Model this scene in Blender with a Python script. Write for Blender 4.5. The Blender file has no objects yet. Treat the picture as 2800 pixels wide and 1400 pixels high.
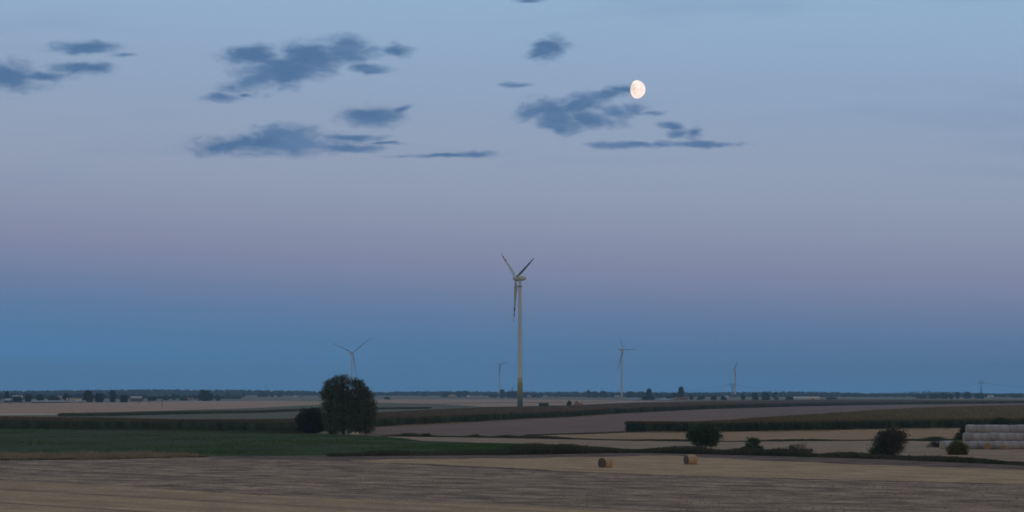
import bpy, math, random
import numpy as np

# ------------------------------------------------------------------ camera, sky, sun, exposure
SC = bpy.context.scene
COL = SC.collection
CAM_H = 8.5            # eye height above the field (train on an embankment)
F = 5510.0             # focal length in photograph pixels (2800 wide)
HOR = 1078.0           # eye level line in photograph pixels

cam = bpy.data.cameras.new('camera')
cam.sensor_width = 36.0
cam.lens = 36.0 * F / 2800.0
cam.shift_y = (HOR - 700.0) / 2800.0
cam.clip_start = 0.5
cam.clip_end = 60000.0
cam_ob = bpy.data.objects.new('camera', cam)
cam_ob.location = (0, 0, CAM_H)
cam_ob.rotation_euler = (math.radians(90), 0, 0)
COL.objects.link(cam_ob)
SC.camera = cam_ob

SUN_AZ = math.radians(137.0)       # clockwise from the view direction: behind, to the right
SUN_EL = math.radians(3.0)
SUN_DIR = (math.sin(SUN_AZ) * math.cos(SUN_EL), math.cos(SUN_AZ) * math.cos(SUN_EL), math.sin(SUN_EL))


def lin(c):
    """sRGB 0-255 to linear rgba"""
    out = []
    for v in c:
        v /= 255.0
        out.append(v / 12.92 if v <= 0.04045 else ((v + 0.055) / 1.055) ** 2.4)
    return (out[0], out[1], out[2], 1.0)


def build_world():
    w = bpy.data.worlds.new('World')
    SC.world = w
    w.use_nodes = True
    nt = w.node_tree
    nt.nodes.clear()
    N, L = nt.nodes.new, nt.links.new

    def math_n(op, a, b=None, c=None, clamp=False):
        n = N('ShaderNodeMath'); n.operation = op; n.use_clamp = clamp
        for i, v in enumerate((a, b, c)):
            if v is None: continue
            if isinstance(v, (int, float)): n.inputs[i].default_value = v
            else: L(v, n.inputs[i])
        return n.outputs[0]

    def dot(v, vec):
        n = N('ShaderNodeVectorMath'); n.operation = 'DOT_PRODUCT'
        L(v, n.inputs[0]); n.inputs[1].default_value = vec
        return n.outputs['Value']

    def smooth(v, a, b):
        n = N('ShaderNodeMapRange'); n.interpolation_type = 'SMOOTHSTEP'
        L(v, n.inputs[0]); n.inputs[1].default_value = a; n.inputs[2].default_value = b
        return n.outputs[0]

    def mix(f, a, b):
        n = N('ShaderNodeMix'); n.data_type = 'RGBA'
        if isinstance(f, (int, float)): n.inputs[0].default_value = f
        else: L(f, n.inputs[0])
        for i, v in ((6, a), (7, b)):
            if isinstance(v, tuple): n.inputs[i].default_value = v
            else: L(v, n.inputs[i])
        return n.outputs[2]

    tc = N('ShaderNodeTexCoord')
    d = tc.outputs['Generated']
    sep = N('ShaderNodeSeparateXYZ'); L(d, sep.inputs[0])
    # twilight bands: the earth's shadow and the pink belt lie a little askew, lower to the right
    a = math.radians(2.4)
    t = dot(d, (math.sin(a), 0.0, math.cos(a)))
    pos = math_n('SQRT', math_n('MAXIMUM', t, 0.0))
    ramp = N('ShaderNodeValToRGB'); L(pos, ramp.inputs[0])
    stops = SKY_STOPS
    els = ramp.color_ramp.elements
    while len(els) < len(stops): els.new(0.5)
    for e, (py, c) in zip(els, stops):
        q = (HOR - py) / F
        s = q / math.sqrt(1 + q * q)
        e.position = math.sqrt(max(s, 0.0)); e.color = lin(c)
    sky = N('ShaderNodeTexSky'); sky.sky_type = 'NISHITA'; sky.sun_disc = False
    sky.sun_elevation = SUN_EL; sky.sun_rotation = SUN_AZ
    sky.air_density = 1.0; sky.dust_density = 1.5
    ns = N('ShaderNodeVectorMath'); ns.operation = 'SCALE'
    L(sky.outputs[0], ns.inputs[0]); ns.inputs['Scale'].default_value = NISHITA_K
    glow = smooth(dot(d, (math.sin(SUN_AZ), math.cos(SUN_AZ), 0.0)), -0.1, 0.9)
    base = mix(glow, ramp.outputs[0], ns.outputs[0])

    # clouds, placed by direction on the sky
    yy = math_n('MAXIMUM', sep.outputs[1], 0.02)
    u = math_n('MULTIPLY_ADD', math_n('DIVIDE', sep.outputs[0], yy), F, 1400.0)
    v = math_n('MULTIPLY_ADD', math_n('DIVIDE', sep.outputs[2], yy), -F, HOR)
    cmb = N('ShaderNodeCombineXYZ'); L(u, cmb.inputs[0]); L(v, cmb.inputs[1])
    # warp so that the outlines are ragged
    def noise(scale, detail, rough, sx, sy, dist=0.0, off=0.0):
        m = N('ShaderNodeMapping'); L(cmb.outputs[0], m.inputs[0])
        m.inputs['Scale'].default_value = (sx, sy, 1); m.inputs['Location'].default_value = (off, off * .7, off * .3)
        n = N('ShaderNodeTexNoise'); L(m.outputs[0], n.inputs['Vector'])
        n.inputs['Scale'].default_value = scale; n.inputs['Detail'].default_value = detail
        n.inputs['Roughness'].default_value = rough; n.inputs['Distortion'].default_value = dist
        return n
    wn = noise(1.0, 4.0, 0.55, 1 / 70, 1 / 34, 0.0, 3.1)
    off = N('ShaderNodeVectorMath'); off.operation = 'MULTIPLY_ADD'
    L(wn.outputs['Color'], off.inputs[0]); off.inputs[1].default_value = (46, 20, 0); L(cmb.outputs[0], off.inputs[2])
    warped = N('ShaderNodeVectorMath'); warped.operation = 'ADD'
    L(off.outputs[0], warped.inputs[0]); warped.inputs[1].default_value = (-23, -10, 0)
    # the same domain sheared, so that blobs may lean without a rotation each
    sheared = {0: warped.outputs[0]}
    for key, k in ((-1, 0.22), (1, -0.15)):
        dx = N('ShaderNodeVectorMath'); dx.operation = 'DOT_PRODUCT'; L(warped.outputs[0], dx.inputs[0]); dx.inputs[1].default_value = (k, 1, 0)
        sx = N('ShaderNodeVectorMath'); sx.operation = 'DOT_PRODUCT'; L(warped.outputs[0], sx.inputs[0]); sx.inputs[1].default_value = (1, 0, 0)
        cb = N('ShaderNodeCombineXYZ'); L(sx.outputs['Value'], cb.inputs[0]); L(dx.outputs['Value'], cb.inputs[1])
        sheared[key] = cb.outputs[0]
    tot = None
    for (cx, cy, rx, ry, rot, s) in CLOUDS:
        key = 0 if abs(rot) < 6 else (-1 if rot < 0 else 1)
        k = {0: 0.0, -1: 0.22, 1: -0.15}[key]
        g = 1.03 - (1 - s) * 0.2
        rx, ry, cy = rx * g, ry * g, cy + k * cx
        m = N('ShaderNodeVectorMath'); m.operation = 'MULTIPLY_ADD'
        L(sheared[key], m.inputs[0])
        m.inputs[1].default_value = (1 / rx, 1 / ry, 0); m.inputs[2].default_value = (-cx / rx, -cy / ry, 0)
        ln = N('ShaderNodeVectorMath'); ln.operation = 'LENGTH'; L(m.outputs[0], ln.inputs[0])
        lv = ln.outputs['Value']
        if s < .84: lv = math_n('ADD', lv, (1 - s) * 0.75)
        tot = lv if tot is None else math_n('SMOOTH_MIN', tot, lv, 0.15)
    tot = math_n('SUBTRACT', 1.0, tot)
    fn = noise(1.0, 5.0, 0.53, 1 / 52, 1 / 24, 0.5, 11.0)
    dens = math_n('ADD', tot, math_n('MULTIPLY_ADD', fn.outputs[0], 1.35, -0.58))
    alpha = math_n('MULTIPLY', smooth(dens, -0.30, 0.80), 0.93)
    front = math_n('MULTIPLY', smooth(u, -650, -250), math_n('MULTIPLY', smooth(math_n('MULTIPLY', u, -1.0), -3450, -3050), math_n('MULTIPLY', smooth(v, -600, -300), smooth(math_n('MULTIPLY', v, -1.0), -520, -455))))
    alpha = math_n('MULTIPLY', alpha, front)
    # faint veils
    vn = noise(1.0, 4.0, 0.55, 1 / 900, 1 / 95, 0.3, 5.0)
    veil = math_n('MULTIPLY', math_n('MULTIPLY', smooth(vn.outputs[0], 0.50, 0.8), 0.24), front)
    cloudc = mix(smooth(noise(1.0, 3.0, 0.5, 1 / 120, 1 / 40, 0.0, 7.7).outputs[0], 0.35, 0.7), lin((74, 110, 152)), lin((92, 124, 164)))
    base2 = mix(veil, base, lin((112, 138, 172)))
    final = mix(alpha, base2, cloudc)
    bg = N('ShaderNodeBackground'); L(final, bg.inputs[0])
    clear = N('ShaderNodeBackground'); L(base, clear.inputs[0])
    # the part of the sky that carries clouds; elsewhere the clear sky alone is evaluated
    def gt(a_, b_): return math_n('GREATER_THAN', a_, b_)
    inside = math_n('MULTIPLY', math_n('MULTIPLY', gt(u, -660.0), math_n('LESS_THAN', u, 3460.0)), math_n('MULTIPLY', math_n('MULTIPLY', gt(v, -610.0), math_n('LESS_THAN', v, 525.0)), gt(sep.outputs[1], 0.2)))
    sel = N('ShaderNodeMixShader'); L(inside, sel.inputs[0]); L(clear.outputs[0], sel.inputs[1]); L(bg.outputs[0], sel.inputs[2])
    out = N('ShaderNodeOutputWorld'); L(sel.outputs[0], out.inputs[0])


NISHITA_K = 0.07
SKY_STOPS = [(1078, (74, 133, 186)), (1020, (77, 135, 188)), (950, (85, 128, 173)), (880, (99, 128, 168)), (820, (113, 132, 168)), (760, (128, 137, 170)), (700, (137, 143, 171)), (600, (145, 154, 179)), (520, (149, 161, 185)), (450, (151, 164, 188)), (300, (147, 166, 193)), (150, (147, 172, 202)), (0, (149, 178, 208)),
             (-2200, (158, 170, 188)), (-60000, (166, 167, 175))]
CLOUDS = [
    # cx, cy, rx, ry, rotation, strength (photograph pixels of direction)
    (804, 183, 165, 52, -14, 1), (946, 140, 92, 38, 0, 1), (848, 145, 75, 36, 0, 1), (690, 153, 88, 30, 0, .9), (696, 219, 90, 26, -6, 1),
    (1016, 189, 64, 15, 4, .9), (1087, 138, 60, 28, 20, .55),
    (603, 265, 52, 14, 3, .85), (671, 258, 26, 9, 0, .6),
    (760, 394, 215, 30, 0, 1), (777, 367, 92, 30, 0, 1), (614, 404, 70, 17, -8, 1), (946, 376, 115, 11, 4, .8), (951, 405, 95, 12, 0, .85), (1060, 391, 80, 7, 3, .6),
    (1022, 319, 92, 29, 0, 1), (1090, 302, 52, 12, -10, .6),
    (1223, 425, 160, 7, 0, .75), (1304, 422, 52, 11, 0, .9),
    (5, 206, 110, 46, 14, 1), (217, 187, 92, 18, 0, .9), (120, 208, 76, 15, 0, .85), (228, 130, 96, 20, -4, .85), (345, 150, 60, 9, 0, .5),
    (1497, 132, 50, 30, -22, 1), (1470, 150, 36, 14, -20, .7), (1415, 232, 52, 9, 0, .7),
    (1524, 316, 84, 42, 10, 1), (1459, 305, 56, 26, -12, 1), (1583, 285, 84, 30, -8, 1), (1655, 258, 78, 17, -10, .9), (1705, 245, 50, 9, -4, .85),
    (1618, 326, 92, 22, 6, .9), (1530, 350, 46, 17, 20, .95), (1724, 302, 70, 26, 0, .6), (1683, 306, 48, 26, 0, .8), (1790, 308, 70, 12, 4, .45),
    (1713, 397, 108, 10, 4, .9), (1901, 394, 125, 10, 0, .9), (1836, 346, 44, 14, 10, .7), (1852, 366, 40, 18, 0, .6), (1895, 362, 34, 30, 0, .5), (1812, 396, 60, 9, 0, .8),
    (1450, 1, 56, 8, 0, .6),
    (-330, 300, 180, 30, 0, 1), (3150, 240, 160, 36, -8, 1), (-160, -120, 190, 40, -6, 1), (3000, -160, 130, 40, -10, .9),
]
build_world()

sun = bpy.data.lights.new('sun', 'SUN')
sun.energy = 0.22
sun.angle = math.radians(55)          # the sun is down: what is left is its broad warm afterglow
sun.color = (1.0, 0.90, 0.82)
sun_ob = bpy.data.objects.new('sun', sun)
sun_ob.rotation_euler = (math.radians(90) - SUN_EL - math.radians(6), 0, math.pi - SUN_AZ)
COL.objects.link(sun_ob)

SC.view_settings.view_transform = 'Standard'
SC.view_settings.look = 'None'
SC.view_settings.exposure = 0.0
SC.view_settings.gamma = 1.0
SC.view_settings.use_curve_mapping = False
SC.render.engine = 'CYCLES'
SC.cycles.use_denoising = True
SC.cycles.max_bounces = 6
SC.cycles.diffuse_bounces = 3
SC.cycles.volume_bounces = 1
SC.cycles.transparent_max_bounces = 12
SC.render.film_transparent = False
SC.cycles.filter_width = 1.7

rng = np.random.default_rng(7)
random.seed(7)

# ------------------------------------------------------------------ terrain and projection helpers


def terr(x, y):
    x = np.asarray(x, float); y = np.asarray(y, float)
    far = np.clip((y - 450) / 700, 0, 1)
    near = 0.10 * np.sin(x / 41 + 0.6) * np.cos(y / 52 + 0.3) + 0.07 * np.sin((x + 0.6 * y) / 29 + 1.1)
    h = near * np.clip((y - 120) / 60, 0, 1) * (1 - far * 0.6)
    h = h + far * (0.22 * np.sin(x / 170 + 1.3) * np.cos(y / 210 + .5) + 0.15 * np.sin((0.7 * x + y) / 140))
    r = np.clip((y - 3300) / 2600, 0, 1)
    return h + 4.5 * r * r * (3 - 2 * r)


def unproj(px, py, dz=0.0):
    """photograph pixel -> point where that line of sight meets the terrain (raised by dz)"""
    px = np.asarray(px, float); py = np.asarray(py, float)
    Y = np.clip((CAM_H - dz) * F / np.maximum(py - HOR, 1.2), 60, 9000)
    for _ in range(30):
        X = (px - 1400) / F * Y
        z = terr(X, Y) + dz
        Yn = np.clip((CAM_H - z) * F / np.maximum(py - HOR, 1.2), 60, 9000)
        Y = 0.5 * Y + 0.5 * Yn
    X = (px - 1400) / F * Y
    return X, Y


def at(px, dist):
    """ground point in the direction of pixel column px at a given distance"""
    X = (px - 1400) / F * dist
    return X, dist, float(terr(X, dist))


def z_at(py, dist):
    return CAM_H + (HOR - py) * dist / F


# ------------------------------------------------------------------ mesh helpers


def mesh(name, V, Q=None, T=None, mats=None, midx=None, smooth=False):
    me = bpy.data.meshes.new(name)
    V = np.asarray(V, np.float32).reshape(-1, 3)
    faces, sizes = [], []
    if Q is not None and len(Q):
        Q = np.asarray(Q, np.int32).reshape(-1, 4); faces.append(Q.ravel()); sizes.append(np.full(len(Q), 4, np.int32))
    if T is not None and len(T):
        T = np.asarray(T, np.int32).reshape(-1, 3); faces.append(T.ravel()); sizes.append(np.full(len(T), 3, np.int32))
    fl = np.concatenate(faces); sz = np.concatenate(sizes)
    me.vertices.add(len(V)); me.vertices.foreach_set('co', V.ravel())
    me.loops.add(len(fl)); me.loops.foreach_set('vertex_index', fl)
    me.polygons.add(len(sz))
    st = np.zeros(len(sz), np.int32); st[1:] = np.cumsum(sz)[:-1]
    me.polygons.foreach_set('loop_start', st)
    try: me.polygons.foreach_set('loop_total', sz)
    except Exception: pass
    for m in (mats or []): me.materials.append(m)
    if midx is not None: me.polygons.foreach_set('material_index', np.asarray(midx, np.int32))
    if smooth: me.polygons.foreach_set('use_smooth', np.ones(len(sz), bool))
    me.update(calc_edges=True); me.validate()
    return me


class MB:
    """collects primitive shapes into one mesh"""
    def __init__(s): s.V = []; s.Q = []; s.T = []; s.n = 0

    def add(s, V, Q=(), T=()):
        V = np.asarray(V, float).reshape(-1, 3)
        s.V.append(V)
        if len(Q): s.Q.append(np.asarray(Q, int).reshape(-1, 4) + s.n)
        if len(T): s.T.append(np.asarray(T, int).reshape(-1, 3) + s.n)
        s.n += len(V)

    def box(s, c, size, rz=0.0):
        x, y, z = [v / 2 for v in size]
        P = np.array([[-x, -y, -z], [x, -y, -z], [x, y, -z], [-x, y, -z], [-x, -y, z], [x, -y, z], [x, y, z], [-x, y, z]])
        ca, sa = math.cos(rz), math.sin(rz)
        R = np.array([[ca, -sa, 0], [sa, ca, 0], [0, 0, 1]])
        s.add(P @ R.T + np.array(c), [[0, 3, 2, 1], [4, 5, 6, 7], [0, 1, 5, 4], [1, 2, 6, 5], [2, 3, 7, 6], [3, 0, 4, 7]])

    def tube(s, pts, rad, k=8, cap=True):
        pts = np.asarray(pts, float); rad = np.broadcast_to(np.asarray(rad, float), (len(pts),))
        t = np.gradient(pts, axis=0); t /= np.linalg.norm(t, axis=1)[:, None] + 1e-9
        ref = np.array([0.13, 0.21, 1.0]) if abs(t[:, 2]).mean() < 0.8 else np.array([1.0, 0.17, 0.05])
        a = np.cross(t, ref); a /= np.linalg.norm(a, axis=1)[:, None]
        b = np.cross(t, a)
        an = np.linspace(0, 2 * math.pi, k, endpoint=False)
        V = pts[:, None, :] + rad[:, None, None] * (np.cos(an)[None, :, None] * a[:, None, :] + np.sin(an)[None, :, None] * b[:, None, :])
        Q = []
        for i in range(len(pts) - 1):
            for j in range(k):
                j2 = (j + 1) % k
                Q.append([i * k + j, i * k + j2, (i + 1) * k + j2, (i + 1) * k + j])
        T = []
        V = V.reshape(-1, 3)
        if cap:
            n0 = len(V)
            V = np.vstack([V, pts[0], pts[-1]])
            m = (len(pts) - 1) * k
            for j in range(k):
                j2 = (j + 1) % k
                T.append([n0, j2, j]); T.append([n0 + 1, m + j, m + j2])
        s.add(V, Q, T)

    def lathe(s, prof, k=32, origin=(0, 0, 0), axis='z'):
        """prof: list of (r, h)"""
        an = np.linspace(0, 2 * math.pi, k, endpoint=False)
        V = []
        for r, h in prof:
            V.append(np.stack([r * np.cos(an), r * np.sin(an), np.full(k, h)], -1))
        V = np.concatenate(V)
        if axis == 'x': V = V[:, [2, 0, 1]]
        Q = []
        for i in range(len(prof) - 1):
            for j in range(k):
                j2 = (j + 1) % k
                Q.append([i * k + j, i * k + j2, (i + 1) * k + j2, (i + 1) * k + j])
        s.add(V + np.array(origin), Q)

    def mesh(s, name, mat, smooth=False):
        return mesh(name, np.concatenate(s.V), np.concatenate(s.Q) if s.Q else None, np.concatenate(s.T) if s.T else None, [mat], smooth=smooth)


def ob(name, me, parent=None, loc=None, rz=None):
    o = bpy.data.objects.new(name, me)
    COL.objects.link(o)
    if parent is not None: o.parent = parent
    if loc is not None: o.location = loc
    if rz is not None: o.rotation_euler = (0, 0, rz)
    return o


def tag(o, label, cat, group=None, kind=None):
    o['label'] = label; o['category'] = cat
    if group: o['group'] = group
    if kind: o['kind'] = kind
    return o


def empty(name, loc, rz=0.0):
    return ob(name, None, None, loc, rz)


# ------------------------------------------------------------------ materials


def new_mat(name):
    m = bpy.data.materials.new(name); m.use_nodes = True
    nt = m.node_tree; nt.nodes.clear()
    return m, nt, nt.nodes.new, nt.links.new


def nz(N, L, vec, scale, detail=3.0, rough=0.55, sc=(1, 1, 1), rot=0.0, loc=(0, 0, 0)):
    """noise; domain first turned by rot about z, then scaled per axis"""
    mp = N('ShaderNodeMapping'); L(vec, mp.inputs[0]); mp.inputs['Rotation'].default_value = (0, 0, rot); mp.inputs['Location'].default_value = loc
    m2 = N('ShaderNodeVectorMath'); m2.operation = 'MULTIPLY'; L(mp.outputs[0], m2.inputs[0]); m2.inputs[1].default_value = sc
    n = N('ShaderNodeTexNoise'); L(m2.outputs[0], n.inputs['Vector'])
    n.inputs['Scale'].default_value = scale; n.inputs['Detail'].default_value = detail; n.inputs['Roughness'].default_value = rough
    return n.outputs[0]


def mapr(N, L, v, a, b, c=0.0, d=1.0):
    n = N('ShaderNodeMapRange'); L(v, n.inputs[0])
    n.inputs[1].default_value = a; n.inputs[2].default_value = b; n.inputs[3].default_value = c; n.inputs[4].default_value = d
    return n.outputs[0]


def mixc(N, L, f, a, b):
    n = N('ShaderNodeMix'); n.data_type = 'RGBA'
    if isinstance(f, (int, float)): n.inputs[0].default_value = f
    else: L(f, n.inputs[0])
    for i, v in ((6, a), (7, b)):
        if isinstance(v, tuple): n.inputs[i].default_value = v if len(v) == 4 else (*v, 1)
        else: L(v, n.inputs[i])
    return n.outputs[2]


def field_mat(name, c1, c2, c3, rowdir=-41.0, stretch=0.06, rowfreq=1.0, patch=0.02, bump=0.25, fine=6.0, tram=None, tramc=None, blot=(.3, .8, 1.2)):
    """farm land: fine grain, streaks along the rows, large soft patches, optional wheel lines"""
    m, nt, N, L = new_mat(name)
    g = N('ShaderNodeNewGeometry'); P = g.outputs['Position']
    rot = -math.radians(rowdir)          # x axis of the turned domain runs along the rows
    streak = nz(N, L, P, rowfreq, 4.0, 0.6, (stretch, 1.0, 1.0), rot)
    streak2 = nz(N, L, P, rowfreq * 4.1, 3.0, 0.6, (stretch * 1.6, 1.0, 1.0), rot, (31, 7, 0))
    grain = nz(N, L, P, fine, 4.0, 0.7, (0.45, 1.0, 1.0), rot)
    big = nz(N, L, P, patch, 3.0, 0.5)
    c = mixc(N, L, mapr(N, L, streak, 0.36, 0.64), c1, c2)
    c = mixc(N, L, mapr(N, L, streak2, 0.42, 0.72, 0, .55), c, c3)
    c = mixc(N, L, mapr(N, L, big, 0.45, 0.72, 0, .5), c, c2)
    if tram:
        period, width = tram
        mp = N('ShaderNodeMapping'); L(P, mp.inputs[0]); mp.inputs['Rotation'].default_value = (0, 0, rot)
        sp = N('ShaderNodeSeparateXYZ'); L(mp.outputs[0], sp.inputs[0])
        md = N('ShaderNodeMath'); md.operation = 'PINGPONG'; L(sp.outputs[1], md.inputs[0]); md.inputs[1].default_value = period / 2
        wob = N('ShaderNodeMath'); wob.operation = 'MULTIPLY_ADD'; L(streak2, wob.inputs[0]); wob.inputs[1].default_value = 0.9; L(md.outputs[0], wob.inputs[2])
        f = mapr(N, L, wob.outputs[0], width + .45, width * 2.2 + .45, 0.75, 0.0)
        c = mixc(N, L, f, c, tramc)
    hv = N('ShaderNodeHueSaturation'); L(c, hv.inputs['Color'])
    bl = mapr(N, L, nz(N, L, P, blot[0], 3.0, 0.65, (.75, 1.0, 1.0), rot, (5, 9, 0)), 0.33, 0.67, blot[1], blot[2])
    gm = N('ShaderNodeMath'); gm.operation = 'MULTIPLY'; L(mapr(N, L, grain, 0.25, 0.75, 0.62, 1.38), gm.inputs[0]); L(bl, gm.inputs[1])
    L(gm.outputs[0], hv.inputs['Value'])
    b = N('ShaderNodeBsdfPrincipled'); L(hv.outputs[0], b.inputs['Base Color'])
    b.inputs['Roughness'].default_value = 0.95; b.inputs['Specular IOR Level'].default_value = 0.1
    bp = N('ShaderNodeBump'); bp.inputs['Strength'].default_value = bump; bp.inputs['Distance'].default_value = 0.25
    ad = N('ShaderNodeMath'); ad.operation = 'ADD'; L(grain, ad.inputs[0]); L(streak2, ad.inputs[1])
    L(ad.outputs[0], bp.inputs['Height']); L(bp.outputs[0], b.inputs['Normal'])
    o = N('ShaderNodeOutputMaterial'); L(b.outputs[0], o.inputs[0])
    return m


def leaf_mat(name, c1, c2, trans=0.25, noise=0.6):
    m, nt, N, L = new_mat(name)
    g = N('ShaderNodeNewGeometry')
    r = g.outputs['Random Per Island']
    n = nz(N, L, g.outputs['Position'], noise, 2.0)
    ad = N('ShaderNodeMath'); ad.operation = 'MULTIPLY_ADD'; L(r, ad.inputs[0]); ad.inputs[1].default_value = 0.55; L(n, ad.inputs[2])
    c = mixc(N, L, mapr(N, L, ad.outputs[0], 0.4, 1.15), c1, c2)
    d = N('ShaderNodeBsdfDiffuse'); L(c, d.inputs[0])
    t = N('ShaderNodeBsdfTranslucent'); L(c, t.inputs[0])
    mx = N('ShaderNodeMixShader'); mx.inputs[0].default_value = trans; L(d.outputs[0], mx.inputs[1]); L(t.outputs[0], mx.inputs[2])
    o = N('ShaderNodeOutputMaterial'); L(mx.outputs[0], o.inputs[0])
    return m


def plain_mat(name, c, rough=0.7, var=0.15, scale=1.0, c2=None, spec=0.3, sc=(1, 1, 1), metal=0.0, orand=0.0):
    m, nt, N, L = new_mat(name)
    tc = N('ShaderNodeTexCoord')
    n = nz(N, L, tc.outputs['Object'], scale, 4.0, 0.6, sc)
    c2 = c2 or tuple(v * (1 - var * 2) for v in c)
    col = mixc(N, L, mapr(N, L, n, 0.3, 0.7), c, c2)
    oi = N('ShaderNodeObjectInfo'); hv = N('ShaderNodeHueSaturation'); L(col, hv.inputs['Color']); L(mapr(N, L, oi.outputs['Random'], 0, 1, 1 - orand, 1 + orand), hv.inputs['Value']); col = hv.outputs[0]
    b = N('ShaderNodeBsdfPrincipled'); L(col, b.inputs['Base Color'])
    b.inputs['Roughness'].default_value = rough; b.inputs['Specular IOR Level'].default_value = spec; b.inputs['Metallic'].default_value = metal
    o = N('ShaderNodeOutputMaterial'); L(b.outputs[0], o.inputs[0])
    return m


M = {}
M['ground'] = field_mat('far_fields', (.19, .16, .10), (.13, .13, .075), (.22, .18, .11), 12, .05, .02, .003, .1, 1.0, blot=(.01, .8, 1.2))
M['stubble_near'] = field_mat('stubble_near', (.45, .325, .19), (.31, .22, .138), (.50, .365, .225), -41, .012, .30, .03, .45, 5.0, (13.0, .30), (.17, .115, .08), (.25, .82, 1.16))
M['stubble_wedge'] = field_mat('stubble_wedge', (0.432, 0.305, 0.179), (0.357, 0.254, 0.150), (0.461, 0.334, 0.202), -41, .02, .35, .03, .35, 4.0, (7.0, .12), (.30, .21, .13), (.22, .80, 1.14))
M['plough_near'] = field_mat('plough_near', (0.316, 0.237, 0.166), (0.200, 0.151, 0.113), (0.419, 0.321, 0.228), -41, .03, .28, .04, .9, 3.2, blot=(.27, .52, 1.52))
M['plough_dark'] = field_mat('plough_dark', (.165, .117, .092), (.12, .086, .07), (.205, .148, .115), -41, .05, .35, .05, .8, 2.5, blot=(.3, .6, 1.4))
M['meadow'] = field_mat('meadow_soil', (.045, .068, .030), (.035, .053, .026), (.06, .078, .04), -20, .15, .4, .04, .4, 2.0, blot=(.12, .7, 1.3))
M['stubble_mid'] = field_mat('stubble_mid', (0.357, 0.236, 0.133), (0.289, 0.190, 0.110), (0.395, 0.274, 0.160), 8, .03, .3, .02, .25, 2.0, (16.0, .35), (.30, .20, .12), (.10, .78, 1.15))
M['stubble_grey'] = field_mat('stubble_grey', (0.317, 0.238, 0.163), (0.273, 0.198, 0.136), (0.352, 0.268, 0.185), 8, .03, .3, .02, .25, 2.0, (14.0, .35), (.24, .17, .12), (.12, .78, 1.15))
M['fallow'] = field_mat('fallow_mid', (0.198, 0.133, 0.106), (0.169, 0.114, 0.091), (0.220, 0.151, 0.118), 74, .02, .2, .015, .25, 1.5, blot=(.07, .88, 1.12))
M['stubble_far'] = field_mat('stubble_far', (0.405, 0.278, 0.194), (0.351, 0.241, 0.170), (0.441, 0.305, 0.209), 20, .04, .1, .008, .15, .8, blot=(.03, .9, 1.1))
M['pale_far'] = field_mat('pale_far', (.42, .36, .29), (.37, .31, .25), (.46, .39, .31), 10, .05, .2, .01, .15, .8, blot=(.03, .9, 1.1))
M['leafcrop_far'] = field_mat('leaf_crop', (.125, .13, .085), (.105, .11, .07), (.145, .142, .10), 25, .05, .1, .012, .15, .8, blot=(.04, .85, 1.15))
M['ditch_soil'] = field_mat('ditch_soil', (.06, .055, .034), (.045, .043, .03), (.075, .065, .045), -30, .2, .5, .05, .5, 2.0)
M['grey_far'] = field_mat('grey_far', (.19, .17, .135), (.15, .14, .115), (.23, .195, .15), 5, .05, .05, .004, .1, .5, blot=(.01, .8, 1.2))

M['willow'] = leaf_mat('willow_leaf', (.052, .078, .048), (.180, .200, .130), .35, .9)
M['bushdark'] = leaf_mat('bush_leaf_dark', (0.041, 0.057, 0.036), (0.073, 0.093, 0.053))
M['bushgreen'] = leaf_mat('bush_leaf_green', (0.046, 0.084, 0.046), (0.093, 0.139, 0.067))
M['bushyellow'] = leaf_mat('bush_leaf_yellow', (0.090, 0.098, 0.033), (0.163, 0.163, 0.058))
M['bushbrown'] = leaf_mat('bush_leaf_brown', (0.068, 0.065, 0.053), (0.128, 0.109, 0.085))
M['fartree'] = leaf_mat('far_tree_leaf', (0.019, 0.031, 0.017), (0.041, 0.058, 0.029))
M['forest'] = leaf_mat('forest_leaf_haze_tint', (.011, .021, .027), (.022, .036, .042), .1, .02)  # blue pushed into the leaf colour to stand for distance haze
M['bark'] = plain_mat('bark', (.055, .045, .036), .95, .25, 3.0)
M['grass'] = leaf_mat('grass_blade', (.042, .098, .030), (.100, .172, .052), .3, .08)
M['weeds'] = leaf_mat('weed_leaf', (.046, .058, .034), (.110, .105, .066), .25, .25)
M['drygrass'] = leaf_mat('dry_grass_blade', (.20, .160, .108), (.42, .335, .23), .3, .3)
M['straw'] = leaf_mat('straw_blade', (.32, .23, .135), (.52, .38, .23), .15, .2)
M['clod'] = leaf_mat('soil_clod', (.14, .108, .08), (.34, .26, .19), 0.0, .5)
M['maize'] = leaf_mat('maize_leaf', (0.051, 0.080, 0.045), (0.102, 0.126, 0.070), .25, .2)
M['maizetop'] = leaf_mat('maize_tassel', (.105, .082, .055), (.16, .122, .085), .2, .1)
M['maizetop2'] = leaf_mat('maize_tassel_green', (0.131, 0.108, 0.061), (0.195, 0.151, 0.086), .2, .1)
M['stripcrop'] = leaf_mat('strip_crop_leaf', (.085, .098, .064), (.125, .135, .09), .2, .1)
M['bale'] = plain_mat('straw_bale', (.46, .365, .25), .95, .2, 5.0, (.32, .245, .16), .1, (1.0, .35, .35))
M['bale_end'] = plain_mat('bale_end', (.16, .115, .085), .95, .2, 6.0, (.115, .085, .065), .1)  # shade on the ends, turned from the glow, put into the colour
M['bale_end_o'] = plain_mat('bale_end_fresh', (.33, .225, .135), .95, .2, 4.0, (.25, .165, .10), .1)
M['net'] = plain_mat('net_wrap', (0.336, 0.349, 0.378), .7, .1, 1.6, (0.227, 0.231, 0.248), .25, orand=.14)
M['white'] = plain_mat('turbine_white', (.62, .73, .82), .45, .04, .1)
M['whitefar'] = plain_mat('turbine_grey_white', (.62, .62, .62), .5, .04, .1)
M['bladegrey'] = plain_mat('blade_grey', (.44, .52, .56), .45, .05, .2)
M['bladeshade_mid'] = plain_mat('blade_shaded_mid_grey', (.22, .25, .28), .5, .05, .2)  # white blades toned down: a weaker shade put into the colour
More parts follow.
